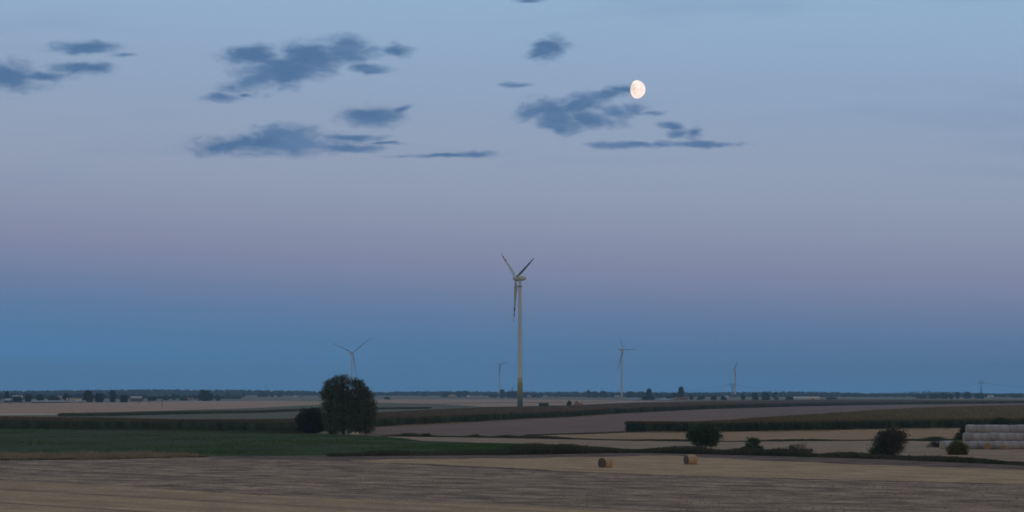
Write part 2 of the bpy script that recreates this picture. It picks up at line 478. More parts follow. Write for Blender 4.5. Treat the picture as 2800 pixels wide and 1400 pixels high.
M['bladeshade'] = plain_mat('blade_shaded_grey', (.15, .17, .195), .5, .05, .2)  # far blades seen in shadow: their shade is put into the colour
M['red'] = plain_mat('blade_red', (.20, .025, .03), .5, .08, .5)
for i, c in enumerate([(.40, .42, .28), (.27, .275, .135), (.205, .235, .125), (.12, .18, .115), (.062, .115, .085)]):
    M['ring%d' % i] = plain_mat('tower_green_%d' % i, c, .5, .04, .2)
M['kiosk'] = plain_mat('kiosk_green', (.025, .075, .065), .5, .08, .4)
M['kioskroof'] = plain_mat('kiosk_roof', (.02, .04, .04), .6, .08, .4)
M['steel'] = plain_mat('galvanised_steel', (.20, .22, .24), .6, .1, .3)
M['cable'] = plain_mat('cable', (.06, .06, .065), .6, .1, .3)
M['wood'] = plain_mat('pole_wood', (.07, .06, .05), .9, .2, 2.0)
M['plaster'] = plain_mat('white_plaster', (.62, .60, .57), .9, .06, .3)
M['plaster_tan'] = plain_mat('tan_plaster', (.42, .33, .26), .9, .08, .3)
M['silo'] = plain_mat('silo_pink', (.55, .43, .42), .7, .06, .3)
M['roof_grey'] = plain_mat('fibre_cement_roof', (.40, .41, .43), .85, .1, .2)
M['roof_blue'] = plain_mat('blue_sheet_roof', (.30, .40, .54), .6, .06, .2)
M['roof_dark'] = plain_mat('dark_roof', (.10, .095, .10), .8, .1, .3)
M['roof_red'] = plain_mat('red_tile_roof', (.24, .085, .07), .85, .15, .4)
M['pane'] = plain_mat('window_glass', (.03, .04, .05), .15, .05, 1.0, spec=.5)
M['soilheap'] = plain_mat('rusty_heap', (.30, .18, .125), .95, .2, .6, (.22, .13, .09), .1)
M['sand'] = plain_mat('sand_heap', (.46, .37, .28), .95, .12, 1.2, None, .1)

# ------------------------------------------------------------------ ground sheet


def build_ground():
    ys = np.concatenate([np.arange(-400, 100, 50), np.arange(100, 700, 12), np.arange(700, 1500, 20), np.arange(1500, 3600, 40), np.arange(3600, 12001, 200)])
    xs = np.concatenate([np.arange(-6000, -900, 150), np.arange(-900, -200, 20), np.arange(-200, 200, 12.5), np.arange(200, 900, 20), np.arange(900, 6001, 150)])
    X, Y = np.meshgrid(xs, ys)
    Z = terr(X, Y) - 0.07
    V = np.stack([X, Y, Z], -1).reshape(-1, 3)
    nx, ny = len(xs), len(ys)
    i = (np.arange(ny - 1)[:, None] * nx + np.arange(nx - 1)[None, :]).ravel()
    Q = np.stack([i, i + 1, i + 1 + nx, i + nx], -1)
    o = ob('ground', mesh('ground', V, Q, mats=[M['ground']], smooth=True))
    tag(o, 'wide flat farmland running out to the forest on the horizon', 'ground', kind='structure')


build_ground()


def wob(xs, amp, seed):
    r = np.random.default_rng(seed)
    out = np.zeros_like(xs)
    for lam, a in ((260, .5), (90, .3), (37, .2), (15, .12)):
        out += a * np.sin(xs / lam * 2 * math.pi * r.uniform(.8, 1.2) + r.uniform(0, 6.28))
    return out * amp


def edge(pts, xs, amp, seed, dz=0.0):
    p = np.array(pts, float)
    y = np.interp(xs, p[:, 0], p[:, 1])
    # carry on beyond the frame with the last slope
    for side in (0, -1):
        a, b = (p[0], p[1]) if side == 0 else (p[-2], p[-1])
        sl = (b[1] - a[1]) / (b[0] - a[0]) * 0.6
        q = p[0] if side == 0 else p[-1]
        msk = xs < q[0] if side == 0 else xs > q[0]
        y = np.where(msk, q[1] + (xs - q[0]) * sl, y)
    y = np.maximum(y + wob(xs, amp, seed), HOR + 4)
    return unproj(xs, y, dz)


FIELD_N = [0]


def strip(name, label, cat, near, far, mat, x0, x1, step=20, drow=10.0, amp=(.5, .4), lift=None, seed=1):
    """a field between its near edge and its far edge, both given as photograph polylines on the ground"""
    xs = np.arange(x0, x1 + 1, step, dtype=float)
    nX, nY = edge(near, xs, amp[0], seed * 7 + 1)
    fX, fY = edge(far, xs, amp[1], seed * 7 + 2)
    fY2 = np.maximum(fY, nY + 0.02); fX = np.where(fY2 > fY, nX, fX); fY = fY2
    rows = int(np.clip(np.max(fY - nY) / drow, 4, 160))
    s = np.linspace(0, 1, rows + 1)[:, None]
    X = nX + (fX - nX) * s; Y = nY + (fY - nY) * s
    FIELD_N[0] += 1
    lift = lift if lift is not None else -0.03 + 0.012 * FIELD_N[0]
    Z = terr(X, Y) + lift
    n = len(xs)
    V = np.stack([X, Y, Z], -1).reshape(-1, 3)
    i = (np.arange(rows)[:, None] * n + np.arange(n - 1)[None, :]).ravel()
    Q = np.stack([i, i + 1, i + 1 + n, i + n], -1)
    o = ob(name, mesh(name, V, Q, mats=[mat], smooth=True))
    return tag(o, label, cat, kind='structure')


XL, XR = -520, 3320
strip('field', 'grey hazy far fields below the forest', 'field',
      [(-500, 1104), (0, 1103), (560, 1097), (900, 1096), (1500, 1095), (1750, 1096), (2300, 1092), (2800, 1092)],
      [(-500, 1087), (0, 1087), (2800, 1086)], M['grey_far'], XL, XR, 40, 40, (.1, .1), seed=2)
strip('field', 'pinkish tan stubble field far behind the big tree, dotted with tiny bales', 'field',
      [(-500, 1138), (0, 1136), (160, 1132), (500, 1123), (700, 1116.5), (880, 1106), (1000, 1102), (1040, 1101.5)],
      [(-500, 1106), (0, 1103.3), (300, 1100), (500, 1097.6), (700, 1096), (870, 1097.5), (1040, 1094)], M['stubble_far'], XL, 1030, 20, 20, (.3, .2), seed=3)
strip('field', 'pale bare strip at the near corner of the pinkish stubble', 'field',
      [(-500, 1139), (0, 1136), (100, 1135.5), (230, 1135)], [(-500, 1131), (0, 1129), (100, 1130), (200, 1133), (230, 1134.5)], M['pale_far'], XL, 230, 15, 15, (.3, .5), seed=4)
strip('field', 'tan stubble field behind the large wind turbine', 'field',
      [(1000, 1103), (1030, 1103), (1200, 1106), (1320, 1113), (1560, 1108), (1760, 1099), (1900, 1097)],
      [(1000, 1094), (1030, 1092.5), (1300, 1092.3), (1560, 1093), (1740, 1096), (1900, 1096.3)], M['stubble_far'], 1000, 1880, 20, 20, (.2, .2), seed=5)
strip('field', 'thin dark balk crossing the tan stubble behind the turbine', 'balk',
      [(1210, 1103), (1420, 1101.6), (1600, 1100), (1700, 1097.6)], [(1210, 1102), (1420, 1100.2), (1600, 1098.9), (1700, 1097)], M['ditch_soil'], 1210, 1700, 20, 20, (.3, .2), seed=6)
strip('field', 'grey-green leaf crop on the far side of the maize behind the tree', 'field',
      [(160, 1139), (500, 1148), (860, 1146), (1000, 1133), (1180, 1122), (1320, 1113)],
      [(160, 1131.5), (500, 1121.5), (700, 1115.5), (880, 1106), (1030, 1101), (1200, 1104.5), (1320, 1112)], M['leafcrop_far'], 160, 1320, 20, 12, (.3, .3), seed=7)
strip('field', 'brownish fallow field between the two maize fields', 'field',
      [(960, 1194), (1020, 1195), (1400, 1197), (1500, 1194), (1720, 1188), (2000, 1182), (2400, 1150), (2800, 1112), (2900, 1110)],
      [(960, 1166), (1020, 1167), (1200, 1158), (1400, 1147), (1560, 1139), (1700, 1129.5), (1900, 1119.5), (2060, 1114.5), (2300, 1108.5), (2500, 1105.5), (2800, 1102.5)],
      M['fallow'], 960, XR, 20, 10, (.3, .2), seed=8)
strip('field', 'tan stubble strip below the dark maize on the right', 'field',
      [(1440, 1196), (1560, 1199), (1900, 1207), (2000, 1209), (2100, 1207), (2400, 1204), (2640, 1206), (2800, 1208)],
      [(1440, 1194), (1490, 1190), (1690, 1184), (1900, 1178), (2080, 1176), (2440, 1170), (2800, 1164)], M['stubble_mid'], 1440, XR, 20, 8, (.4, .2), seed=9)
strip('field', 'grey-tan stubble strip between the ditch and the thin grassy balk', 'field',
      [(1000, 1195), (1060, 1199), (1150, 1210), (1400, 1222), (1650, 1236), (2000, 1246), (2400, 1258), (2800, 1268)],
      [(1000, 1192), (1060, 1194), (1400, 1199), (1560, 1202), (1700, 1206), (1900, 1208.5), (2000, 1209.5), (2400, 1206), (2800, 1209)], M['stubble_grey'], 1000, XR, 20, 6, (.4, .3), seed=10)
strip('meadow', 'dark green meadow left of the ditch, below the big tree', 'meadow',
      [(-500, 1250), (0, 1247), (540, 1250), (900, 1249), (1400, 1247), (1660, 1241)],
      [(-500, 1168), (0, 1170), (500, 1173), (560, 1178), (830, 1187), (1000, 1192), (1060, 1195.5), (1150, 1206), (1250, 1210), (1400, 1214), (1560, 1222), (1660, 1236)], M['meadow'], XL, 1660, 20, 8, (.4, .3), seed=11)
strip('field', 'dark reddish ploughed strip along the ditch behind the loose bales', 'field',
      [(440, 1258), (700, 1261), (980, 1266), (1400, 1290), (2010, 1312), (2800, 1333)],
      [(440, 1252), (560, 1250), (1000, 1247), (1400, 1245), (1700, 1239), (1850, 1241), (2100, 1247), (2400, 1255), (2800, 1273)], M['plough_dark'], 440, XR, 20, 4, (1.1, 1.1), seed=12)
strip('field', 'light tan stubble wedge where the two loose bales lie', 'field',
      [(960, 1264), (1250, 1275), (1400, 1283), (1650, 1296), (2010, 1308), (2800, 1327)],
      [(960, 1262), (1050, 1258), (1400, 1255.5), (1700, 1250), (1830, 1247.5), (1900, 1252), (2070, 1261), (2300, 1271), (2800, 1288)], M['stubble_wedge'], 960, XR, 20, 4, (1.1, 1.1), seed=13)
strip('field', 'harrowed grey-brown field crossing the foreground', 'field',
      [(-500, 1302), (0, 1322), (293, 1333), (478, 1348), (706, 1361), (973, 1374), (1400, 1390), (1650, 1404), (2800, 1440)],
      [(-500, 1266), (0, 1261.5), (478, 1252), (560, 1254), (700, 1258), (980, 1265), (1400, 1288), (2010, 1310), (2800, 1329)], M['plough_near'], XL, XR, 20, 2.5, (1.1, 1.1), seed=14)
strip('field', 'tan stubble field in the near corner with dark wheel lines', 'field',
      [(-500, 1560), (0, 1560), (2800, 1560)],
      [(-500, 1296), (0, 1318), (293, 1329), (478, 1344), (706, 1357), (973, 1370), (1400, 1386), (1650, 1399), (2800, 1440)], M['stubble_near'], XL, XR, 20, 3, (0, 1.1), seed=15)

# ------------------------------------------------------------------ scatter helpers


def region_points(n, near, far, x0, x1, seed, dz=0.0, jitter=True, bias=1.0):
    """random ground points between two photograph polylines, even in ground depth"""
    r = np.random.default_rng(seed)
    xs = r.uniform(x0, x1, n)
    nX, nY = edge(near, xs, 0, 1); fX, fY = edge(far, xs, 0, 1)
    t = r.random(n) ** bias
    Y = nY + (fY - nY) * t
    X = (xs - 1400) / F * Y
    return X, Y


def blades(P, h, w, lean, seed, per=3, spread=0.12):
    """grass-like tufts: per narrow triangles for each point"""
    r = np.random.default_rng(seed)
    P = np.repeat(P, per, 0); h = np.repeat(np.broadcast_to(h, (len(P) // per,)), per) * r.uniform(.6, 1.15, len(P))
    n = len(P)
    P = P + np.stack([r.normal(0, spread, n), r.normal(0, spread, n), np.zeros(n)], -1)
    a = r.uniform(0, 2 * math.pi, n)
    d = np.stack([np.cos(a), np.sin(a), np.zeros(n)], -1)
    b = r.uniform(0, 2 * math.pi, n)
    tip = P + np.stack([np.cos(b) * lean * h * r.random(n), np.sin(b) * lean * h * r.random(n), h], -1)
    V = np.stack([P - d * w / 2 - [0, 0, .05], P + d * w / 2 - [0, 0, .05], tip], 1).reshape(-1, 3)
    T = np.arange(3 * n).reshape(-1, 3)
    return V, T


def leaf_quads(C, size, seed, flat=0.0, droop=0.0):
    """rhombic leaf faces with random facing"""
    r = np.random.default_rng(seed)
    n = len(C)
    nrm = r.normal(size=(n, 3)); nrm[:, 2] += flat; nrm /= np.linalg.norm(nrm, axis=1)[:, None]
    ref = r.normal(size=(n, 3)); ref[:, 2] -= droop
    a = ref - (ref * nrm).sum(1)[:, None] * nrm; a /= np.linalg.norm(a, axis=1)[:, None]
    b = np.cross(nrm, a)
    s = size * r.uniform(.6, 1.3, n)[:, None]
    V = np.stack([C - a * s, C - b * s * .55, C + a * s, C + b * s * .55], 1).reshape(-1, 3)
    return V, np.arange(4 * n).reshape(-1, 4)


# ------------------------------------------------------------------ meadow grass, verge, weeds, clods, straw


def grassy(name, label, cat, pts, h, w, mat, seed, per=3, lean=.5, spread=.15):
    X, Y = pts
    P = np.stack([X, Y, terr(X, Y)], -1)
    V, T = blades(P, h, w, lean, seed, per, spread)
    o = ob(name, mesh(name, V, T=T, mats=[mat]))
    return tag(o, label, cat, kind='stuff')


MEADOW_N = [(-500, 1246), (0, 1246), (540, 1249), (900, 1248), (1400, 1246), (1650, 1240)]
MEADOW_F = [(-500, 1169), (0, 1171), (500, 1174), (560, 1179), (830, 1188), (1000, 1193), (1060, 1196), (1150, 1207), (1250, 1210.5), (1400, 1215), (1560, 1223), (1650, 1236)]
pts = region_points(42000, MEADOW_N, MEADOW_F, -450, 1650, 21)
patchy = (np.sin(pts[0] / 7.3 + 1.2 * np.sin(pts[1] / 11)) * np.sin(pts[1] / 9.1 + .8) * .5 + .5)
grassy('meadow_grass', 'short green grass covering the meadow below the big tree', 'grass', pts, .16 + .26 * patchy, .10, M['grass'], 22, 3, .6)

# dry verge at the meadow's near left edge
cl = region_points(420, [(-500, 1262), (0, 1261), (300, 1258), (478, 1253), (545, 1251)], [(-500, 1246), (0, 1244), (300, 1245), (478, 1248), (545, 1249)], -450, 545, 23)
rr = np.random.default_rng(123)
hc = rr.uniform(.2, .55, 420) + .6 * (rr.random(420) ** 5) + .35 * np.clip(np.sin(cl[0] / 4.3 + 1), 0, 1) + .75 * np.exp(-((cl[0] + 38.5) / 1.8) ** 2)
rad = rr.uniform(.35, 1.1, 420)
k = 34
gx = np.repeat(cl[0], k) + rr.normal(0, 1, 420 * k) * np.repeat(rad, k); gy = np.repeat(cl[1], k) + rr.normal(0, .8, 420 * k) * np.repeat(rad, k)
gh = np.repeat(hc, k) * rr.uniform(.5, 1.1, 420 * k)
grassy('dry_grass', 'tan dry grass verge along the meadow edge at lower left', 'grass', (gx, gy), gh, .09, M['drygrass'], 24, 3, .9, .15)
pts = region_points(2600, [(-500, 1263), (0, 1262.5), (300, 1260), (478, 1254), (560, 1251.5)], [(-500, 1257), (0, 1256), (300, 1254), (478, 1250), (560, 1250)], -450, 560, 25)
grassy('verge_weeds', 'dark low weeds at the foot of the dry verge', 'weeds', pts, .28, .12, M['weeds'], 26, 5, .8, .3)

# ditch vegetation
DN = [(900, 1250), (1100, 1248), (1400, 1246), (1700, 1240), (1850, 1242), (2100, 1248.5), (2400, 1257), (2800, 1275)]
DF = [(900, 1246), (1100, 1240), (1400, 1235), (1560, 1235), (1700, 1234), (1850, 1236), (2100, 1242), (2400, 1250), (2800, 1268)]
strip('ditch', 'weedy ditch bank running past the round bush to the bale stack', 'ditch', [(x, y + .3) for x, y in DN], [(x, y - 1) for x, y in DF], M['ditch_soil'], 900, XR, 20, 3, (.3, .3), lift=.16, seed=16)
pts = region_points(15000, DN, DF, 900, 3300, 27)
pxs = pts[0] / pts[1] * F + 1400


def bumpx(c, w, a): return a * np.exp(-((pxs - c) / w) ** 2)


hh = (.38 + .25 * np.sin(pts[0] / 2.3) * np.sin(pts[0] / 5.9 + 1) + bumpx(1440, 70, .75) + bumpx(1560, 60, .85) + bumpx(1650, 50, .25) + bumpx(1800, 80, .35)
      + bumpx(1900, 60, .3) + bumpx(2040, 50, .5) + bumpx(2130, 30, .5) + bumpx(2190, 26, .7) + bumpx(2300, 50, .2) + bumpx(2700, 80, .1))
hh = np.maximum(hh, .25)
grassy('ditch_weeds', 'tall dark weeds filling the ditch along the ploughed strip', 'weeds', pts, hh, .13, M['weeds'], 28, 6, .55, .28)
# leafy clumps among them
C = []
rr = np.random.default_rng(29)
for x, y, h in zip(pts[0][:5200], pts[1][:5200], hh[:5200]):
    k = 3
    C.append(np.stack([x + rr.normal(0, .22, k), y + rr.normal(0, .22, k), float(terr(x, y)) + h * rr.uniform(.35, 1.0, k)], -1))
V, Q = leaf_quads(np.concatenate(C), .13, 30, .3)
tag(ob('ditch_foliage', mesh('ditch_foliage', V, Q, mats=[M['weeds']])), 'leafy undergrowth in the ditch between the bushes', 'undergrowth', kind='stuff')

# thin grassy balk between the two tan strips, and the low bushes at its left end
BN = [(1040, 1193.5), (1060, 1194.5), (1400, 1199.5), (1560, 1203), (1700, 1206.5), (1900, 1209), (2000, 1210), (2100, 1208), (2400, 1206.5), (2600, 1208), (2800, 1211)]
BF = [(1040, 1192), (1060, 1192.5), (1400, 1197), (1560, 1200), (1700, 1203), (1900, 1206), (2000, 1207), (2100, 1205), (2400, 1203.5), (2600, 1205), (2800, 1208)]
pts = region_points(5200, BN, BF, 1040, 3200, 31)
pxs = pts[0] / pts[1] * F + 1400
hh = .28 + .12 * np.sin(pts[0] / 3.7) + bumpx(1120, 40, .35) + bumpx(1300, 40, .3) + bumpx(1380, 30, .35) + bumpx(1470, 60, .3) + bumpx(2560, 30, .5)
grassy('balk_grass', 'thin dark grassy balk between two tan stubble strips', 'grass', pts, np.maximum(hh, .15), .16, M['weeds'], 32, 6, .6, .3)
pts = region_points(1500, [(1440, 1192), (1620, 1187.5), (1720, 1184), (1800, 1183)], [(1440, 1190.5), (1620, 1184.5), (1720, 1180.5), (1800, 1180)], 1440, 1800, 33)
grassy('balk_grass', 'low dark grass running from the maize tip along the fallow field', 'grass', pts, .25, .16, M['weeds'], 34, 5, .6, .3)
# weeds along meadow's far edge (left of tree)
pts = region_points(3000, [(-500, 1171), (0, 1175), (500, 1180), (560, 1183), (800, 1187)], [(-500, 1168.5), (0, 1171), (500, 1175), (560, 1178), (800, 1183)], -450, 830, 35)
grassy('meadow_edge_weeds', 'rough weeds along the far edge of the meadow, below the maize', 'weeds', pts, .35, .16, M['weeds'], 36, 5, .6, .3)

# ragged grassy margins where fields meet
def margin(label, line, x0, x1, n, h, mat, seed, half=1.2, w=.12):
    pts = region_points(n, [(x, y + half) for x, y in line], [(x, y - half) for x, y in line], x0, x1, seed)
    keep = np.sin(pts[0] / 1.9 + seed) + np.sin(pts[0] / 4.7) + np.random.default_rng(seed).normal(0, .8, n) > 0
    grassy('margin_grass', label, 'grass', (pts[0][keep], pts[1][keep]), h, w, mat, seed + 1, 4, .8, .25)


margin('dry grass margin at the foot of the maize on the right', [(1716, 1183), (1900, 1184.5), (2080, 1182), (2240, 1179.5), (2440, 1175), (2650, 1173), (2800, 1171)], 1716, 3200, 2600, .4, M['drygrass'], 901, 1.6)
margin('ragged dry fringe between tan stubble and harrowed foreground field', [(-500, 1298), (0, 1320), (293, 1331), (478, 1346), (706, 1359), (973, 1372), (1400, 1388), (1650, 1401)], -450, 1650, 1500, .2, M['drygrass'], 903, 1.6, .06)
margin('dark ragged fringe along the near side of the bale stubble', [(980, 1265), (1250, 1276), (1400, 1284.5), (1650, 1297.5), (2010, 1309.5), (2800, 1328.5)], 980, 3200, 1700, .18, M['weeds'], 905, 1.8, .09)
margin('dry fringe between bale stubble and dark ploughed strip', [(1050, 1258), (1400, 1255.5), (1700, 1250), (1830, 1247.5), (1900, 1252), (2070, 1261), (2300, 1271), (2800, 1288)], 1050, 3200, 1500, .2, M['drygrass'], 907, 1.3, .08)
margin('dry grass margin between the fallow field and the long maize', [(960, 1172), (1020, 1169.5), (1200, 1160.5), (1400, 1149.5), (1560, 1141.5), (1700, 1132), (1900, 1122)], 960, 1900, 2000, .45, M['drygrass'], 909, 1.2, .16)

# clods on the harrowed field, straw on the stubble
def clods(name, label, n, near, far, x0, x1, seed, smin, smax, mat):
    X, Y = region_points(n, near, far, x0, x1, seed)
    r = np.random.default_rng(seed + 1)
    s = smin + (smax - smin) * r.random(n) ** 2.5
    a = r.uniform(0, 6.28, n)
    P = np.stack([X, Y, terr(X, Y) + .05], -1)
    vs = []
    for k in range(3):
        th = a + k * 2.094 + r.normal(0, .25, n)
        vs.append(P + np.stack([np.cos(th) * s * 1.3, np.sin(th) * s * 1.0, -.03 + 0 * s], -1))
    top = P + np.stack([r.normal(0, .3, n) * s, r.normal(0, .3, n) * s, s * r.uniform(.5, .95, n)], -1)
    V = np.stack(vs + [top], 1).reshape(-1, 3)
    i = np.arange(n)[:, None] * 4
    T = np.concatenate([i + [0, 1, 3], i + [1, 2, 3], i + [2, 0, 3]])
    tag(ob(name, mesh(name, V, T=T, mats=[mat])), label, 'soil', kind='stuff')


PN = [(-500, 1301), (0, 1321), (293, 1332), (478, 1347), (706, 1360), (973, 1373), (1400, 1389), (1650, 1403), (2800, 1440)]
PF = [(-500, 1267), (0, 1263), (478, 1254), (560, 1255), (700, 1259), (980, 1266), (1400, 1289), (2010, 1311), (2800, 1330)]
clods('soil_clods', 'grey-brown clods strewn over the harrowed foreground field', 52000, PN, PF, -450, 3250, 41, .05, .20, M['clod'])

SN = [(-500, 1470), (2800, 1470)]
SF = [(-500, 1297), (0, 1319), (293, 1330), (478, 1345), (706, 1358), (973, 1371), (1400, 1387), (1650, 1400), (2800, 1440)]
pts = region_points(26000, SN, SF, -450, 2300, 43)
grassy('stubble_straw', 'cut straw stubble standing in the near corner field', 'straw', pts, .15, .035, M['straw'], 44, 3, .7, .14)
WN = [(970, 1263.6), (1250, 1274.5), (1400, 1282.5), (1650, 1295.5), (2010, 1307.5), (2800, 1326.5)]
WF = [(970, 1262.5), (1050, 1258.5), (1400, 1256), (1700, 1250.5), (1830, 1248), (1900, 1252.5), (2070, 1261.5), (2300, 1271.5), (2800, 1288.5)]
pts = region_points(22000, WN, WF, 980, 3250, 45)
grassy('stubble_straw', 'cut straw stubble standing round the two loose bales', 'straw', pts, .15, .04, M['straw'], 46, 3, .7, .14)

# ------------------------------------------------------------------ maize


def maize(name, label, near, far, x0, x1, topmat, seed, hgt=2.3, nfront=2600, ntop=26000, dmax=1100.0, wallm=None):
    wallm = wallm or M['maize']
    xs = np.arange(x0, x1 + 1, 8, dtype=float)
    nX, nY = edge(near, xs, .25, seed); fX, fY = edge(far, xs, .25, seed + 1, hgt)
    fY2 = np.maximum(fY, nY + 1.5); fX = np.where(fY2 > fY, (xs - 1400) / F * fY2, fX); fY = fY2
    ux = fX - nX; uy = fY - nY; ul = np.hypot(ux, uy)
    ins = np.minimum(.7, ul * .3)
    nX2 = nX + ux / ul * ins; nY2 = nY + uy / ul * ins
    rows = int(np.clip(np.max(ul) / 12, 6, 150))
    s = np.linspace(0, 1, rows + 1)[:, None]
    X = nX2 + (fX - nX2) * s; Y = nY2 + (fY - nY2) * s
    r = np.random.default_rng(seed + 2)
    Z = terr(X, Y) + hgt * .86 + r.normal(0, .05, X.shape)
    n = len(xs)
    V = np.stack([X, Y, Z], -1).reshape(-1, 3)
    i = (np.arange(rows)[:, None] * n + np.arange(n - 1)[None, :]).ravel()
    Q = [np.stack([i, i + 1, i + 1 + n, i + n], -1)]
    mi = [np.zeros(len(Q[0]))]
    # side walls down to the soil
    per = np.concatenate([np.arange(n), np.arange(1, rows + 1) * n + n - 1, rows * n + np.arange(n - 2, -1, -1), np.arange(rows - 1, 0, -1) * n])
    base = V[per].copy(); base[:, 2] = terr(base[:, 0], base[:, 1]) - .1
    b0 = len(V); V = np.vstack([V, base]); m = len(per)
    k = np.arange(m); k2 = (k + 1) % m
    Q.append(np.stack([per[k], b0 + k, b0 + k2, per[k2]], -1)); mi.append(np.ones(m))
    me = mesh(name, V, np.concatenate(Q), mats=[topmat, wallm], midx=np.concatenate(mi))
    body = ob(name, me)
    tag(body, label, 'maize', kind='stuff')
    # front rows of real plants: stalk, arching leaves, tassel
    fd = np.hypot(np.diff(nX), np.diff(nY)); cum = np.concatenate([[0], np.cumsum(fd / np.maximum(nY[:-1], 300) * 400)])
    q = r.random(nfront) * cum[-1]
    f = np.interp(q, cum, np.arange(n)); j = np.clip(f.astype(int), 0, n - 2); fr = f - j
    dep = r.random(nfront) * 2.6
    bx = nX[j] + (nX[j + 1] - nX[j]) * fr; by = nY[j] + (nY[j + 1] - nY[j]) * fr
    vx = ux[j] / ul[j]; vy = uy[j] / ul[j]
    bx += vx * dep; by += vy * dep; bz = terr(bx, by)
    far_k = np.clip(by / 500, 1, 2.0)
    h = hgt * r.uniform(.82, 1.08, nfront)
    VV, TT, MI, c = [], [], [], 0
    for lf in range(8):
        z0 = bz + h * (.12 + .1 * lf)
        a = r.uniform(0, 6.28, nfront); ln = r.uniform(.45, .85, nfront); wd = .075 * far_k
        d = np.stack([np.cos(a), np.sin(a), np.zeros(nfront)], -1); p = np.stack([-np.sin(a), np.cos(a), np.zeros(nfront)], -1)
        o0 = np.stack([bx, by, z0], -1)
        mid = o0 + d * (ln * .5)[:, None] + np.stack([0 * ln, 0 * ln, ln * .45], -1)
        tip = o0 + d * ln[:, None] + np.stack([0 * ln, 0 * ln, -ln * .05], -1)
        P = p * wd[:, None]
        VV.append(np.stack([o0, mid - P, mid + P, tip], 1).reshape(-1, 3))
        i = np.arange(nfront)[:, None] * 4 + c
        TT.append(np.concatenate([i + [0, 1, 2], i + [1, 3, 2]])); MI.append(np.zeros(2 * nfront)); c += 4 * nfront
    for kk in range(2):                              # stalk and tassel, two crossed slivers
        a = r.uniform(0, 6.28, nfront); w = .03 * far_k
        d = np.stack([np.cos(a) * w, np.sin(a) * w, 0 * w], -1)
        o0 = np.stack([bx, by, bz - .05], -1); tp = np.stack([bx, by, bz + h * .95], -1)
        VV.append(np.stack([o0 - d, o0 + d, tp], 1).reshape(-1, 3)); TT.append(np.arange(3 * nfront).reshape(-1, 3) + c); MI.append(np.zeros(nfront)); c += 3 * nfront
        d = d * 3.0
        t0 = np.stack([bx, by, bz + h * .9], -1); t1 = t0 + np.stack([r.normal(0, .12, nfront), r.normal(0, .12, nfront), .36 + 0 * bx], -1)
        VV.append(np.stack([t0, t1 - d, t1 + d], 1).reshape(-1, 3)); TT.append(np.arange(3 * nfront).reshape(-1, 3) + c); MI.append(np.ones(nfront)); c += 3 * nfront
    o = ob('maize_plants', mesh('maize_plants', np.concatenate(VV), T=np.concatenate(TT), mats=[wallm, topmat], midx=np.concatenate(MI)), body)
    o['kind'] = 'stuff'
    # tassels and leaf tips over the canopy
    px = r.uniform(x0, x1, ntop)
    a1 = np.interp(px, xs, nY2); a2 = np.interp(px, xs, np.minimum(fY, dmax))
    ok = a2 > a1 + 1
    px, a1, a2 = px[ok], a1[ok], a2[ok]
    Y = a1 + (a2 - a1) * r.random(len(px)); X = (px - 1400) / F * Y
    P = np.stack([X, Y, terr(X, Y) + hgt * .84], -1)
    V, T = blades(P, .30 + .35 * r.random(len(P)) ** 2, .16, .7, seed + 5, 2, .2)
    o = ob('maize_tassels', mesh('maize_tassels', V, T=T, mats=[topmat]), body)
    o['kind'] = 'stuff'


maize('maize_crop', 'long maize field with brown tassels between big tree and turbine, its front dark green',
      [(-500, 1170), (0, 1172), (500, 1176), (800, 1181), (860, 1180), (940, 1173), (1020, 1168), (1200, 1159), (1400, 1148), (1560, 1140), (1700, 1130.5), (1900, 1120.5), (2060, 1115), (2300, 1109), (2500, 1106), (2800, 1103)],
      [(-500, 1135), (0, 1137), (300, 1141), (500, 1146.5), (700, 1145), (860, 1142), (1000, 1128), (1180, 1118), (1320, 1112), (1560, 1107), (1750, 1099.5), (1900, 1096), (2100, 1093), (2300, 1091.5), (2800, 1094)],
      -480, 3250, M['maizetop'], 61, 2.3, 5200, 42000, 1500.0)
maize('maize_crop', 'olive maize field on the right, ending in a dark tip left of the round bush',
      [(1716, 1181), (1760, 1182), (1900, 1182.5), (2080, 1180), (2240, 1177.5), (2440, 1173), (2650, 1171), (2800, 1169)],
      [(1716, 1168), (1800, 1158), (2000, 1147), (2060, 1141), (2200, 1132), (2400, 1119), (2560, 1111), (2800, 1106)],
      1712, 3250, M['maizetop2'], 71, 2.3, 3600, 34000, 1300.0)
maize('maize_crop', 'narrow dark green crop strip beyond the maize, left of the big tree',
      [(158, 1138.5), (300, 1138), (500, 1132.5), (700, 1129.5), (880, 1122), (1000, 1119.5), (1180, 1118)],
      [(158, 1130), (300, 1128), (500, 1123.5), (700, 1121.5), (880, 1114.5), (1000, 1115), (1180, 1117)],
      160, 1180, M['stripcrop'], 81, .75, 1400, 9000, 1300.0, M['stripcrop'])

# ------------------------------------------------------------------ wind turbines


